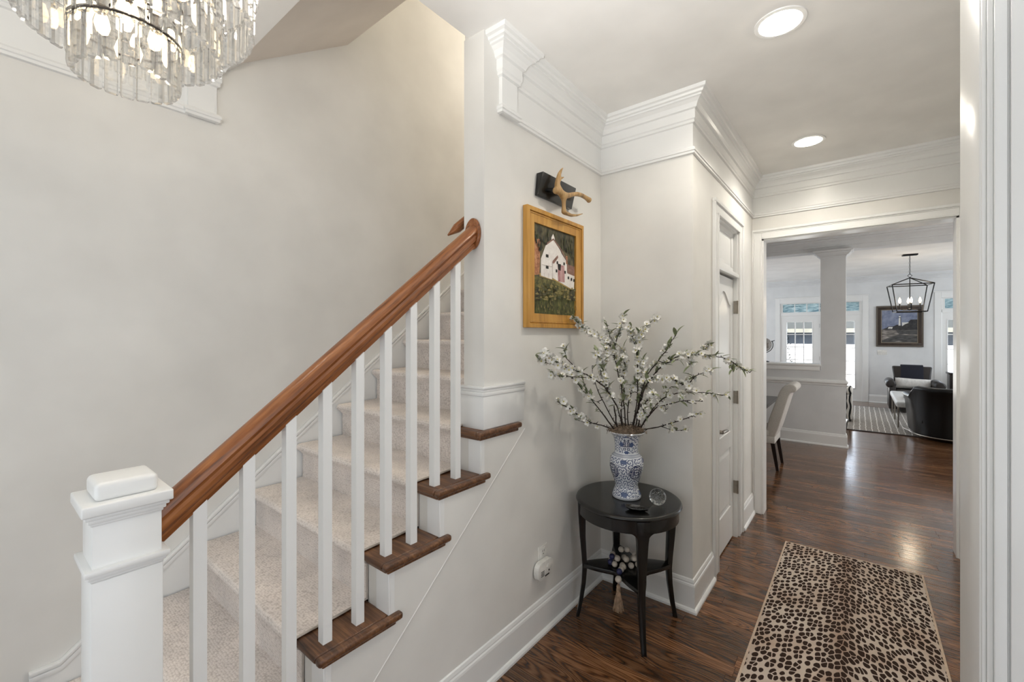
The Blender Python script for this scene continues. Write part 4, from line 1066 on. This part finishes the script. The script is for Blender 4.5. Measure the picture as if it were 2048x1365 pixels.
# ------------------------------------------------------------------ leopard runner
def leopard():
    m = NT('leopard_pile'); c = m.coords('Object'); n = m.noise(c, 17, 3)
    ds = m.new('ShaderNodeVectorMath', operation='MULTIPLY_ADD'); m.link(n.outputs['Color'], ds.inputs[0]); ds.inputs[1].default_value = (.018, .018, 0); m.link(c, ds.inputs[2])
    sx_ = m.new('ShaderNodeSeparateXYZ'); m.link(ds.outputs[0], sx_.inputs[0])
    ax_ = m.math('ABSOLUTE', sx_.outputs[0])
    # spots lean away from the spine
    cb = m.new('ShaderNodeCombineXYZ'); m.link(m.math('MULTIPLY', sx_.outputs[0], 1.0), cb.inputs[0])
    m.link(m.math('MULTIPLY', m.math('ADD', sx_.outputs[1], m.math('MULTIPLY', ax_, .55)), .60), cb.inputs[1])
    v = m.new('ShaderNodeTexVoronoi', feature='F1', voronoi_dimensions='2D'); v.inputs['Scale'].default_value = 36; v.inputs['Randomness'].default_value = .72; m.link(cb.outputs[0], v.inputs['Vector'])
    e = m.new('ShaderNodeTexVoronoi', feature='DISTANCE_TO_EDGE', voronoi_dimensions='2D'); e.inputs['Scale'].default_value = 36; e.inputs['Randomness'].default_value = .72; m.link(cb.outputs[0], e.inputs['Vector'])
    spine = m.math('SUBTRACT', 1.0, m.math('MULTIPLY', ax_, 11.0), True)
    s1 = m.new('ShaderNodeSeparateColor'); m.link(v.outputs['Color'], s1.inputs[0])
    rad = m.math('ADD', m.math('ADD', .385, m.math('MULTIPLY', spine, .12)), m.math('MULTIPLY', s1.outputs[0], .16))
    blob = m.math('MULTIPLY', m.math('SUBTRACT', rad, v.outputs['Distance']), 16, True)
    gap = m.math('MULTIPLY', m.math('SUBTRACT', e.outputs['Distance'], .045), 22, True)
    spot = m.math('MULTIPLY', blob, gap)
    n3 = m.noise(c, 4, 3)
    ground = m.ramp(n3.outputs[0], [(.3, (184, 160, 142)), (.5, (202, 186, 172)), (.7, (212, 200, 188))])
    g2 = m.mix(m.math('MULTIPLY', spine, .55), ground, (140, 104, 82))
    n2 = m.noise(c, 300, 2); ink = m.ramp(n2.outputs[0], [(.3, (40, 28, 24)), (.7, (66, 50, 43))])
    m.col(m.mix(spot, g2, ink)); m.set(Roughness=.95); m.b.inputs['Specular IOR Level'].default_value = .1; m.bump(n2.outputs[0], .35, .004); return m.m
rx0, rx1, ry0, ry1 = -.452, .339, 1.55, 4.01
rg = thing('leopard_runner', 'leopard spotted runner rug with a narrow beige edge in the hall', 'rug', ((rx0 + rx1) / 2, (ry0 + ry1) / 2, 0))
hw, hl = (rx1 - rx0) / 2, (ry1 - ry0) / 2
MB().box(-hw + .011, hw - .011, -hl + .011, hl - .011, .0006, .0075).build('pile', leopard(), rg)
m = MB().box(-hw, -hw + .012, -hl, hl, .0006, .0082).box(hw - .012, hw, -hl, hl, .0006, .0082).box(-hw + .012, hw - .012, -hl, -hl + .012, .0006, .0082).box(-hw + .012, hw - .012, hl - .012, hl, .0006, .0082)
m.build('edge_binding', plain('runner_binding', (204, 182, 160), .9), rg, bevel=.002, segs=2)
# ------------------------------------------------------------------ dining room
dc = thing('dining_chair', 'cream upholstered scroll back dining chair with dark legs at the dining table', 'chair', (-.90, 6.24, 0))
def side(m, pl, y0, y1): return m.prism(pl, 'Y', y0, y1)
bk = [(.020, .40), (.115, .40), (.150, .50), (.205, .70), (.258, .90), (.272, .945), (.320, .960), (.338, .985), (.334, 1.020), (.305, 1.046), (.262, 1.050), (.222, 1.035), (.190, 1.005), (.160, .95), (.110, .80), (.055, .62), (.025, .50)]
side(MB(), bk, -.235, .235).build('backrest', M['fabric'], dc, bevel=.014, segs=3)
MB().box(-.46, .06, -.24, .24, .40, .49).build('seat', M['fabric'], dc, bevel=.025, segs=3)
MB().box(-.46, .115, -.235, .235, .325, .41).build('apron', M['fabric'], dc, bevel=.008)
for x, s_ in ((.09, 1), (-.42, 0)):
    for y_ in (-.205, .205):
        m = MB(); q = .05 if s_ else 0; v = [(x - .022, y_ - .022, .33), (x + .022, y_ - .022, .33), (x + .022, y_ + .022, .33), (x - .022, y_ + .022, .33), (x + q - .015, y_ - .015, 0), (x + q + .015, y_ - .015, 0), (x + q + .015, y_ + .015, 0), (x + q - .015, y_ + .015, 0)]
        m.add(v, [(0, 1, 2, 3), (7, 6, 5, 4), (0, 4, 5, 1), (1, 5, 6, 2), (2, 6, 7, 3), (3, 7, 4, 0)]).build('leg', M['espresso'], dc)
dtb = thing('dining_table', 'dark grey dining table with a cream chair at its end', 'table', (-1.80, 6.25, 0))
MB().box(-.90, .91, -.80, .86, .715, .76).build('tabletop', M['greywood'], dtb, bevel=.006)
MB().box(-.80, .72, -.68, .72, .63, .716).build('apron', M['espresso'], dtb)
for x in (-.78, .56):
    for y_ in (-.62, .66): MB().box(x - .045, x + .045, y_ - .045, y_ + .045, 0, .635).build('leg', M['espresso'], dtb, bevel=.006)
gl = thing('desk_globe', 'grey globe in a dark curved arm on the half wall ledge', 'globe', (-1.195, 7.98, 1.195))
MB().ball((0, 0, .275), .112, 28, 18).build('globe_ball', flat_noise('globe_map', [(.42, (150, 148, 146)), (.5, (176, 174, 170)), (.58, (128, 124, 120))], 14), gl, smooth=True)
m = MB().tube([(.128 * math.sin(a) * 1, 0, .275 - .128 * math.cos(a)) for a in [R(t) for t in range(0, 121, 10)]], .006, 6); m.tube([(0, 0, .02), (0, 0, .15)], .009, 8); m.build('meridian_arm', M['blackmetal'], gl, smooth=True)
m = MB().tube([(.105, 0, .325), (.15, 0, .345)], .006, 6); m.build('pivot', M['blackmetal'], gl, smooth=True)
MB().lathe([(.001, 0), (.075, 0), (.075, .012), (.02, .024), (.001, .024)], n=28).build('base', M['blackmetal'], gl, smooth=True)

# ------------------------------------------------------------------ living room: far wall with glazed doors
YF = 13.6
holes = [(-1.655, .07, 0, 2.46), (1.44, 2.40, 0, 2.46)]
shell('wall_far', MB().box(-4, -1.655, YF, YF + .15, 0, CE).box(.07, 1.44, YF, YF + .15, 0, CE).box(2.40, 4, YF, YF + .15, 0, CE).box(-1.655, .07, YF, YF + .15, 2.46, CE).box(1.44, 2.40, YF, YF + .15, 2.46, CE), M['wall_far'])
def far_casing(x0, x1, zt):
    m = MB()
    for a, b in ((x0 - .11, x0), (x1, x1 + .11)): m.box(a, b, YF - .018, YF + .002, 0, zt + .13)
    m.box(x0, x1, YF - .0175, YF + .002, zt, zt + .13).box(x0 - .125, x1 + .125, YF - .03, YF, zt + .12, zt + .15)
    m.box(x0 - .002, x0 + .012, YF, YF + .15, 0, zt).box(x1 - .012, x1 + .002, YF, YF + .15, 0, zt).box(x0, x1, YF, YF + .15, zt - .012, zt + .002).box(x0, x1, YF + .0, YF + .12, 2.13, 2.20)
    return m
trim(far_casing(-1.655, .07, 2.46), bevel=.003, segs=1); trim(far_casing(1.44, 2.40, 2.46), bevel=.003, segs=1)
trim(MB().box(-.785, -.735, YF + .005, YF + .12, 0, 2.14))
trim(MB().box(-1.655, .07, YF + .001, YF + .15, 0, .0135).box(1.44, 2.40, YF + .001, YF + .15, 0, .0135))
def wavy():
    m = NT('rippled_teal_glass'); c = m.coords('Object', (3, 1, 16)); n = m.noise(c, 2.2, 3, .6, .4)
    m.col(m.ramp(n.outputs[0], [(.35, (120, 148, 160)), (.5, (176, 198, 202)), (.62, (220, 232, 233))])); m.set(Roughness=.2)
    m.b.inputs['Transmission Weight'].default_value = .0
    t = m.new('ShaderNodeBsdfTranslucent'); m.link(m.b.inputs['Base Color'].links[0].from_socket, t.inputs[0])
    x = m.new('ShaderNodeMixShader'); x.inputs[0].default_value = .3; m.link(m.b.outputs[0], x.inputs[1]); m.link(t.outputs[0], x.inputs[2])
    out = [k for k in m.n if k.type == 'OUTPUT_MATERIAL'][0]; m.link(x.outputs[0], out.inputs[0]); return m.m
WAVY = wavy()
def far_door(nm, x0, x1, g0, g1, label, knob=None, hinge=None):
    d = D.objects.new(nm, None); COL.objects.link(d); d.location = (x0, YF, 0); d['kind'] = 'structure'; d['label'] = label
    def q(m, n, mat, parent=None, **kw): m.v = [(a - x0, b - YF, c_) for a, b, c_ in m.v]; return m.build(n, mat, parent or d, **kw)
    ya_, yb_ = YF + .02, YF + .065; z0, z1 = .31, 1.97
    fr = q(MB().box(x0, g0, ya_, yb_, .012, 2.128).box(g1, x1, ya_, yb_, .012, 2.128).box(g0, g1, ya_, yb_, .012, z0).box(g0, g1, ya_, yb_, z1, 2.128), 'door_frame', M['trim'])
    q(MB().box(g0 - .015, g0 + .008, ya_ - .008, yb_ + .008, z0 - .015, z1 + .015).box(g1 - .008, g1 + .015, ya_ - .008, yb_ + .008, z0 - .015, z1 + .015).box(g0, g1, ya_ - .008, yb_ + .008, z0 - .015, z0 + .008).box(g0, g1, ya_ - .008, yb_ + .008, z1 - .008, z1 + .015), 'glazing_bead', M['trim'], bevel=.003, segs=1)
    for i in range(3):
        for j in range(5):
            a = g0 + (g1 - g0) * i / 3; b = g0 + (g1 - g0) * (i + 1) / 3; c_ = z0 + (z1 - z0) * j / 5; e = z0 + (z1 - z0) * (j + 1) / 5
            q(MB().box(a + .006, b - .006, YF + .040, YF + .044, c_ + .006, e - .006), 'pane', M['pane'])
    for i in (1, 2): a = g0 + (g1 - g0) * i / 3; q(MB().box(a - .011, a + .011, ya_ + .008, yb_ - .008, z0, z1), 'muntin', M['trim'])
    for j in range(1, 5): a = z0 + (z1 - z0) * j / 5; q(MB().box(g0, g1, ya_ + .009, yb_ - .009, a - .011, a + .011), 'muntin', M['trim'])
    if knob:
        for z, r_ in ((1.116, .026), (.969, .032)):
            m = MB(); m.T = Matrix.Translation((knob, ya_, z)) @ Matrix.Rotation(R(90), 4, 'X'); m.lathe([(.001, 0), (r_ + .006, 0), (r_ + .004, .008), (.014, .012), (.012, .03), (r_ * .9, .036), (r_, .05), (r_ * .7, .062), (.001, .064)], n=18)
            q(m, 'door_knob' if z < 1 else 'deadbolt', M['nickel'], smooth=True)
    if hinge:
        for z in (.3, 1.02, 1.86): q(MB().box(hinge - .008, hinge + .008, ya_ - .012, ya_ + .01, z - .05, z + .05), 'hinge', M['nickel'])
    return d
far_door('door_2', -1.643, -.785, -1.51, -.94, 'white glazed garden door seen over the half wall', None, -.782)
far_door('door_3', -.735, .058, -.64, -.077, 'white glazed garden door right of the dining room pier', 0.0)
far_door('door_4', 1.452, 2.388, 1.54, 2.14, 'white glazed garden door at the right edge of the living room', 2.30)
wn = 0
for x0, x1, n in ((-1.594, .002, 6), (1.50, 2.34, 3)):
    wn += 1
    w_ = D.objects.new(f'window_{wn}', None); COL.objects.link(w_); w_.location = (x0, YF, 2.33); w_['kind'] = 'structure'; w_['label'] = ('transom window of six rippled panes over the paired garden doors', 'transom window over the garden door at the right edge')[wn - 1]
    wd = (x1 - x0) / n
    fx0, fx1 = (-1.643, .058) if wn == 1 else (1.452, 2.388)
    MB().box(fx0 - x0, 0, .02, .07, -.13, .118).box(x1 - x0, fx1 - x0, .02, .07, -.13, .118).box(0, x1 - x0, .02, .07, -.13, -.108).box(0, x1 - x0, .02, .07, .108, .118).build('sash', M['trim'], w_)
    for i in range(n):
        MB().box(i * wd + (.009 if i else -.002), (i + 1) * wd - (.009 if i < n - 1 else -.002), .04, .046, -.110, .110).build('pane', WAVY, w_)
        if i: MB().box(i * wd - .010, i * wd + .010, .025, .065, -.108, .108).build('muntin', M['trim'], w_)
# lighthouse painting and switch plate
lp = thing('lighthouse_painting', 'dark framed painting of a white lighthouse on a headland on the far wall', 'painting', (.735, YF, 1.83))
def ring(m, hw, hh, bw, d):
    return m.box(-hw, hw, -d, -.002, hh - bw, hh).box(-hw, hw, -d, -.002, -hh, -hh + bw).box(-hw, -hw + bw, -d, -.002, -hh + bw, hh - bw).box(hw - bw, hw, -d, -.002, -hh + bw, hh - bw)
FRM = wood('walnut_frame', (34, 27, 22), (56, 44, 36), (78, 62, 50), 'Z', .4, .5)
ring(MB(), .415, .482, .035, .035).build('frame', plain('frame_edge', (94, 84, 74), .5), lp, bevel=.004); ring(MB(), .382, .449, .058, .028).build('inner_frame', FRM, lp, bevel=.004); ring(MB(), .326, .393, .014, .02).build('liner', plain('frame_liner', (150, 138, 118), .5), lp)
LM = [flat_noise('painted_sky', [(.3, (98, 106, 132)), (.55, (134, 142, 164)), (.75, (166, 172, 188))], 7), flat_noise('painted_hill', [(.3, (34, 34, 38)), (.7, (66, 64, 64))], 12), flat_noise('painted_shore', [(.3, (66, 64, 64)), (.5, (120, 114, 108)), (.7, (176, 168, 160))], 6, (1, 1, 4)), plain('painted_tower', (224, 222, 216), .7), flat_noise('painted_bank', [(.3, (48, 48, 48)), (.7, (98, 96, 94))], 8, (1, 1, 3))]
pm = MB(); q0 = [-.012]
def lpatch(pts, mi):
    q0[0] -= .0002; pm.cur = mi; pm.prism([(-.314 + .628 * u, -.38 + .76 * v_) for u, v_ in pts], 'Y', q0[0], q0[0] + .00015)
lpatch([(0, 0), (1, 0), (1, 1), (0, 1)], 0); lpatch([(0, 0), (1, 0), (1, .40), (0, .40)], 2)
lpatch([(0, .40), (.14, .45), (.20, .50), (.34, .50), (.44, .55), (.58, .52), (.70, .58), (.78, .66), (.82, .70), (1, .70), (1, .38), (.5, .38)], 1)
lpatch([(.48, .52), (.535, .52), (.53, .76), (.49, .76)], 3); lpatch([(.485, .77), (.54, .77), (.53, .82), (.50, .82)], 3); lpatch([(.535, .52), (.56, .52), (.55, .76), (.53, .76)], 4); lpatch([(.47, .755), (.55, .755), (.55, .772), (.47, .772)], 1); lpatch([(.49, .82), (.535, .82), (.515, .845)], 1)
lpatch([(.58, .50), (.66, .56), (.76, .60), (.76, .615), (.58, .615)], 3); lpatch([(.18, .42), (.30, .42), (.32, .48), (.20, .48)], 3)
for u in (.205, .245): lpatch([(u, .425), (u + .02, .425), (u + .015, .455)], 1)
lpatch([(0, .06), (.3, .18), (.5, .25), (.75, .22), (1, .2), (1, .0), (0, 0)], 4); lpatch([(.40, .37), (1, .37), (1, .26), (.5, .25)], 4); lpatch([(.35, .02), (.6, .03), (.5, .05)], 2)
pm.build('picture', LM, lp)
sw = thing('switch_plate', 'white four gang switch plate under the lighthouse painting', 'switch', (.432, YF, 1.212))
MB().box(-.086, .086, -.007, 0, -.057, .057).build('plate', M['white'], sw, bevel=.002)
for k in range(4): MB().box(-.069 + k * .046 - .005, -.069 + k * .046 + .005, -.016, -.006, -.011, .011).build('toggle', M['white'], sw)

# ---- lantern
ln = thing('lantern_pendant', 'black open frame lantern pendant with candle bulbs hanging in the living room', 'lamp', (.70, 10.36, CE), R(8))
MB().box(-.10, .10, -.055, .055, -.024, 0).build('canopy', M['blackmetal'], ln, bevel=.003)
m = MB(); z = -.024
for k in range(9):
    N = 8; zc = -.045 - k * .036
    m.tube([((.009 * math.cos(2 * PI * i / N)) * (k % 2), (.009 * math.cos(2 * PI * i / N)) * (1 - k % 2), zc + .022 * math.sin(2 * PI * i / N)) for i in range(N + 1)], .0028, 4, cap=False)
m.build('chain', M['blackmetal'], ln, smooth=True)
MB().tube([(0, 0, -.345), (.03, 0, -.378), (0, 0, -.412), (-.03, 0, -.378), (0, 0, -.345)], .005, 6).build('diamond_loop', M['blackmetal'], ln)
tz_, bz = -.54, -1.015; TX, TY, BX_, BY = .275, .20, .20, .145
m = MB(); rr = .0085
ct = [(-TX, -TY, tz_), (TX, -TY, tz_), (TX, TY, tz_), (-TX, TY, tz_)]; cb_ = [(-BX_, -BY, bz), (BX_, -BY, bz), (BX_, BY, bz), (-BX_, BY, bz)]
for k in range(4):
    m.tube([ct[k], ct[(k + 1) % 4]], rr, 4); m.tube([cb_[k], cb_[(k + 1) % 4]], rr, 4); m.tube([ct[k], cb_[k]], rr, 4); m.tube([(0, 0, -.415), ct[k]], rr, 4)
m.tube([(0, 0, -.40), (0, 0, -.97)], .007, 6); m.build('frame', M['blackmetal'], ln)
MB().lathe([(.001, -.99), (.03, -.985), (.03, -.965), (.012, -.955), (.001, -.955)], n=14).build('hub', M['blackmetal'], ln, smooth=True)
for k, (x, y_) in enumerate(((-.135, 0), (0, -.09), (.135, 0), (0, .09))):
    c_ = MB().tube([(0, 0, -.975), (x * .6, y_ * .6, -.985), (x, y_, -.96), (x, y_, -.86)], [.005, .005, .008, .010], 8).build('candle_arm', M['blackmetal'], ln, smooth=True)
    MB().lathe([(.001, -.86), (.010, -.858), (.019, -.828), (.015, -.795), (.004, -.765), (.001, -.758)], x, y_, 10).build('bulb', M['bulb'], c_, smooth=True)
light('lantern_lamp', 'POINT', (.70, 10.36, 2.23), 8, (1, .85, .65), radius=.08)

# ---- living room furniture
lr = thing('striped_rug', 'pale grey living room rug with white lines', 'rug', (1.35, 11.03, 0))
def lrug():
    m = NT('grey_striped_weave'); c = m.coords('Object'); n = m.noise(c, 60, 3, .8); s_ = m.new('ShaderNodeSeparateXYZ'); m.link(c, s_.inputs[0]); n3 = m.noise(c, 5, 2)
    f = m.math('FRACT', m.math('ADD', m.math('MULTIPLY', s_.outputs[0], 12.0), m.math('MULTIPLY', n3.outputs[0], .35))); l = m.math('LESS_THAN', f, .17)
    m.col(m.mix(l, m.ramp(n.outputs[0], [(.35, (112, 104, 96)), (.65, (186, 178, 168))]), (222, 216, 208))); m.set(Roughness=.95); m.bump(n.outputs[0], .4, .005); return m.m
MB().box(-1.51, 1.51, -1.60, 1.60, .0005, .012).build('weave', lrug(), lr)
MB().box(-1.525, 1.525, -1.615, -1.598, .0005, .014).box(-1.525, 1.525, 1.598, 1.615, .0005, .014).box(-1.525, -1.508, -1.6, 1.6, .0005, .014).box(1.508, 1.525, -1.6, 1.6, .0005, .014).build('edge_binding', M['espresso'], lr)
# armchair facing the viewer
ac = thing('club_armchair', 'dark brown club armchair with rolled arms by the far wall', 'armchair', (.89, 12.42, .014))
m = MB(); v = []
for x0, x1, y0, y1, z in ((-.27, .27, .20, .34, .30), (-.30, .30, .24, .38, .74), (-.325, .325, .27, .40, .93)): v += [(x0, y0, z), (x1, y0, z), (x1, y1, z), (x0, y1, z)]
m.add(v, [(0, 1, 2, 3), (8, 11, 10, 9)] + [(i * 4 + k, i * 4 + (k + 1) % 4, i * 4 + 4 + (k + 1) % 4, i * 4 + 4 + k) for i in (0, 1) for k in range(4)])
m.build('backrest', M['brownleather'], ac, bevel=.03, segs=3)
MB().box(-.29, .29, -.40, .26, .30, .45).build('seat_cushion', M['brownleather'], ac, bevel=.04, segs=3)
for s_ in (-1, 1):
    x0, x1 = sorted((s_ * .29, s_ * .40))
    m = MB().box(x0, x1, -.42, .34, .07, .56); m.T = Matrix.Translation((s_ * .37, 0, .585)) @ Matrix.Rotation(R(90), 4, 'X'); m.lathe([(.001, -.36), (.07, -.36), (.085, -.33), (.085, .39), (.07, .42), (.001, .42)], n=20)
    m.build('arm', M['brownleather'], ac, bevel=.012)
MB().box(-.30, .30, -.41, .34, .07, .31).build('base', M['brownleather'], ac, bevel=.01)
for x in (-.35, .35):
    for y_ in (-.37, .30): MB().tube([(x, y_, .08), (x, y_, 0)], [.025, .016], 8).build('leg', M['espresso'], ac)
th = MB(); 
pts = [(.215, .60), (.236, .76), (.262, .945), (.335, .962), (.408, .945), (.392, .60)]; q = [(.228, .60), (.249, .76), (.270, .932), (.335, .948), (.398, .932), (.382, .60)]
th.prism(pts + q[::-1], 'X', -.18, .18)
th.v = [(a, b - .006 if b < .33 else b + .006, c_ + .004) for a, b, c_ in th.v]
o = th.build('knit_throw', M['navy'], None, loc=(.89, 12.42, .014), bevel=.004); tag(o, 'navy knitted throw folded over the armchair back', 'throw')
def pillow(w, h, d, nx=10, nz=8):
    m = MB(); v = []; f = []
    for s_ in (-1, 1):
        for i in range(nx + 1):
            for j in range(nz + 1):
                u, t = 2 * i / nx - 1, 2 * j / nz - 1; b = max(0, (1 - u ** 4) * (1 - t ** 4)) ** .5
                pinch = 1 - .06 * (1 - abs(u)) * abs(t) ** 3
                v.append((u * w / 2, s_ * d / 2 * b, t * h / 2 * pinch))
    K = (nx + 1) * (nz + 1)
    for s_ in (0, 1):
        for i in range(nx):
            for j in range(nz): k = s_ * K + i * (nz + 1) + j; f.append((k, k + 1, k + nz + 2, k + nz + 1))
    return m.add(v, f)
o = pillow(.56, .23, .12).build('lumbar_pillow', M['white_fab'], None, loc=(.89, 12.535, .585), rot=(R(-14), R(2), 0), smooth=True, angle=80); tag(o, 'long white lumbar pillow on the brown armchair', 'pillow')
# bench
bn = thing('cocktail_bench', 'long white cushioned bench with slim metal legs on the living room rug', 'bench', (.76, 10.97, .0135))
MB().box(-.26, .26, -.94, .95, .36, .462).build('cushion', M['bench'], bn, bevel=.035, segs=4)
for x in (-.225, .225):
    for y_ in (-.86, .07, .88): MB().tube([(x, y_, .37), (x, y_, 0)], .012, 8).build('leg', M['nickel'], bn, smooth=True)
ty_ = thing('serving_tray', 'dark low tray with rim standing on the white bench', 'tray', (.80, 10.55, .474))
MB().box(-.16, .16, -.24, .24, 0, .012).build('base', M['espresso'], ty_); MB().box(-.16, -.148, -.24, .24, .01, .045).box(.148, .16, -.24, .24, .01, .045).box(-.148, .148, -.24, -.228, .01, .045).box(-.148, .148, .228, .24, .01, .045).build('rim', M['espresso'], ty_)
for y_ in (-.24, .24): MB().tube([(-.06, y_, .04), (-.06, y_ * 1.1, .07), (.06, y_ * 1.1, .07), (.06, y_, .04)], .007, 6).build('handle', M['nickel'], ty_, smooth=True)
# barrel chair, back to the viewer
bc = thing('barrel_chair', 'black leather barrel chair with its back to the hall', 'armchair', (1.12, 9.55, .0125))
m = MB(); v = []; f = []; N = 20
path = []
for k in range(N + 1):                         # U of the shell from left front over the back to right front
    t = PI + PI * k / N; path.append((.47 * math.cos(t), -.02 + .50 * math.sin(t)))
path = [(-.50, .42), (-.50, .22)] + path + [(.50, .22), (.50, .42)]
def hgt(i):
    u = abs(i / (len(path) - 1) * 2 - 1); return .80 if u < .62 else .80 - .15 * min(1, (u - .62) / .10)
n = len(path)
for i, (x, y_) in enumerate(path):
    h = hgt(i); d = math.hypot(x, y_ - .1); nx, ny = x / d, (y_ - .1) / d
    if y_ > .1: nx, ny = (1 if x > 0 else -1), 0
    for o_, z in ((-.03, .06), (.0, .40), (.02, h - .07), (.045, h - .03), (.03, h), (-.03, h + .012), (-.10, h), (-.115, h - .06), (-.10, .30), (-.10, .06)): v.append((x + nx * o_, y_ + ny * o_, z))
for i in range(n - 1):
    for k in range(10): f.append((i * 10 + k, (i + 1) * 10 + k, (i + 1) * 10 + (k + 1) % 10, i * 10 + (k + 1) % 10))
f += [tuple(range(10)), tuple(range((n - 1) * 10, n * 10))]
m.add(v, f).build('shell_back', M['leather'], bc, smooth=True, angle=60)
MB().box(-.37, .37, -.34, .44, .22, .44).build('seat_cushion', M['leather'], bc, bevel=.04, segs=3)
m = MB(); m.lathe([(.001, 0), (.36, 0), (.38, .02), (.38, .07), (.001, .07)], n=32); m.build('plinth', M['espresso'], bc)
MB().tube([(a + (.035 if a > 0 else -.035) * (b > .1), b, .055) for a, b in path], .010, 6).build('nail_trim', M['nickel'], bc, smooth=True)
# zebra stool
zm = NT('zebra_hide'); c = zm.coords('Object', (1, 1, 1)); wv = zm.new('ShaderNodeTexWave', bands_direction='X'); wv.inputs['Scale'].default_value = 5.5; wv.inputs['Distortion'].default_value = 4; wv.inputs['Detail'].default_value = 1; zm.link(c, wv.inputs['Vector'])
zm.col(zm.ramp(wv.outputs[0], [(.42, (24, 22, 22)), (.52, (224, 220, 212))])); zm.set(Roughness=.8)
zs = thing('zebra_ottoman', 'black and white zebra striped ottoman beyond the half wall', 'ottoman', (-.30, 10.45, .012))
MB().box(-.235, .205, -.22, .22, .04, .50).build('skirt', zm.m, zs, bevel=.02, segs=2); MB().box(-.24, .21, -.225, .225, .50, .64).build('cushion', zm.m, zs, bevel=.05, segs=4)
for x in (-.2, .17):
    for y_ in (-.19, .19): MB().tube([(x, y_, .05), (x, y_, 0)], .018, 8).build('leg', M['espresso'], zs)
cb2 = thing('console_cabinet', 'dark console cabinet before the right garden door', 'cabinet', (1.85, 12.95, 0))
MB().box(-.37, .40, -.18, .20, .06, .80).build('body', M['espresso'], cb2, bevel=.004); MB().box(-.39, .42, -.20, .21, .80, .835).build('top', M['espresso'], cb2, bevel=.004)
for x0, x1 in ((-.35, .01), (.02, .38)): d_ = MB().box(x0, x1, -.195, -.179, .09, .52).build('cabinet_door', M['espresso'], cb2, bevel=.003); MB().box((x0 + x1) / 2 - .006, (x0 + x1) / 2 + .006, -.21, -.194, .28, .36).build('pull', M['nickel'], d_)
for x0, x1 in ((-.35, .01), (.02, .38)): d_ = MB().box(x0, x1, -.195, -.179, .55, .77).build('drawer', M['espresso'], cb2, bevel=.003); MB().ball(((x0 + x1) / 2, -.205, .66), .013, 10, 8).build('knob', M['nickel'], d_)
for x in (-.33, .36):
    for y_ in (-.15, .17): MB().box(x - .02, x + .02, y_ - .02, y_ + .02, 0, .065).build('leg', M['espresso'], cb2)
# ------------------------------------------------------------------ garden
shell('floor.002', MB().box(-9, 12, 13.76, 40, -.4, -.06), plain('patio_concrete', (176, 172, 164), .9, sc=3))
fn = thing('garden_fence', 'white horizontal board fence behind the garden doors', 'fence', (-1, 17, -.06))
fm = paint('fence_white', (244, 242, 238), .6)
for k in range(8): MB().box(-5, 7, 0, .025, .02 + k * .172, .02 + k * .172 + .166).build('board', fm, fn)
for k in range(7): MB().box(-5 + k * 2, -4.91 + k * 2, .026, .11, 0, 1.39).build('post', fm, fn)
nb = thing('neighbour_house', 'low grey neighbour house with olive roof behind the white fence', 'house', (0, 22, -.06))
MB().box(-9, 11, 0, 1.05, 0, 1.95).build('wall', paint('house_siding', (48, 54, 62), .7), nb)
MB().prism([(-.5, 1.80), (1.1, 2.50), (1.1, 2.60), (-.6, 1.90)], 'X', -9.4, 11.4).build('roof', plain('roof_shingle', (27, 28, 23), .9, sc=8, var=.1), nb)
MB().box(-9.4, 11.4, -.64, -.56, 1.78, 1.94).build('gutter', paint('gutter_paint', (92, 90, 80), .6), nb)
sh = thing('potted_conifer', 'dark cone shaped conifer in a round black pot outside the left garden door', 'tree', (-1.72, 15.0, -.06))
m = MB(); rs = random.Random(5)
for k in range(520):
    z = .62 + 1.15 * rs.random() ** 1.2; rr = .30 * (1 - (z - .62) / 1.25) + .03; a = rs.uniform(0, 2 * PI); q = rr * rs.uniform(.6, 1.1)
    p = Vector((q * math.cos(a), q * math.sin(a), z)); d = Vector((math.cos(a), math.sin(a), .6)).normalized() * .085; t_ = Vector((-math.sin(a), math.cos(a), 0)) * .022
    m.add([p - t_, p + t_, p + d], [(0, 1, 2)])
o = m.build('foliage', plain('conifer_green', (14, 22, 15), .9, spec=.05, var=.2), sh); o['kind'] = 'stuff'
MB().tube([(0, 0, .40), (0, 0, 1.5)], [.03, .01], 8).build('trunk', M['bark'], sh)
MB().ball((0, 0, .26), .26, 20, 14).build('pot', M['black'], sh, smooth=True)
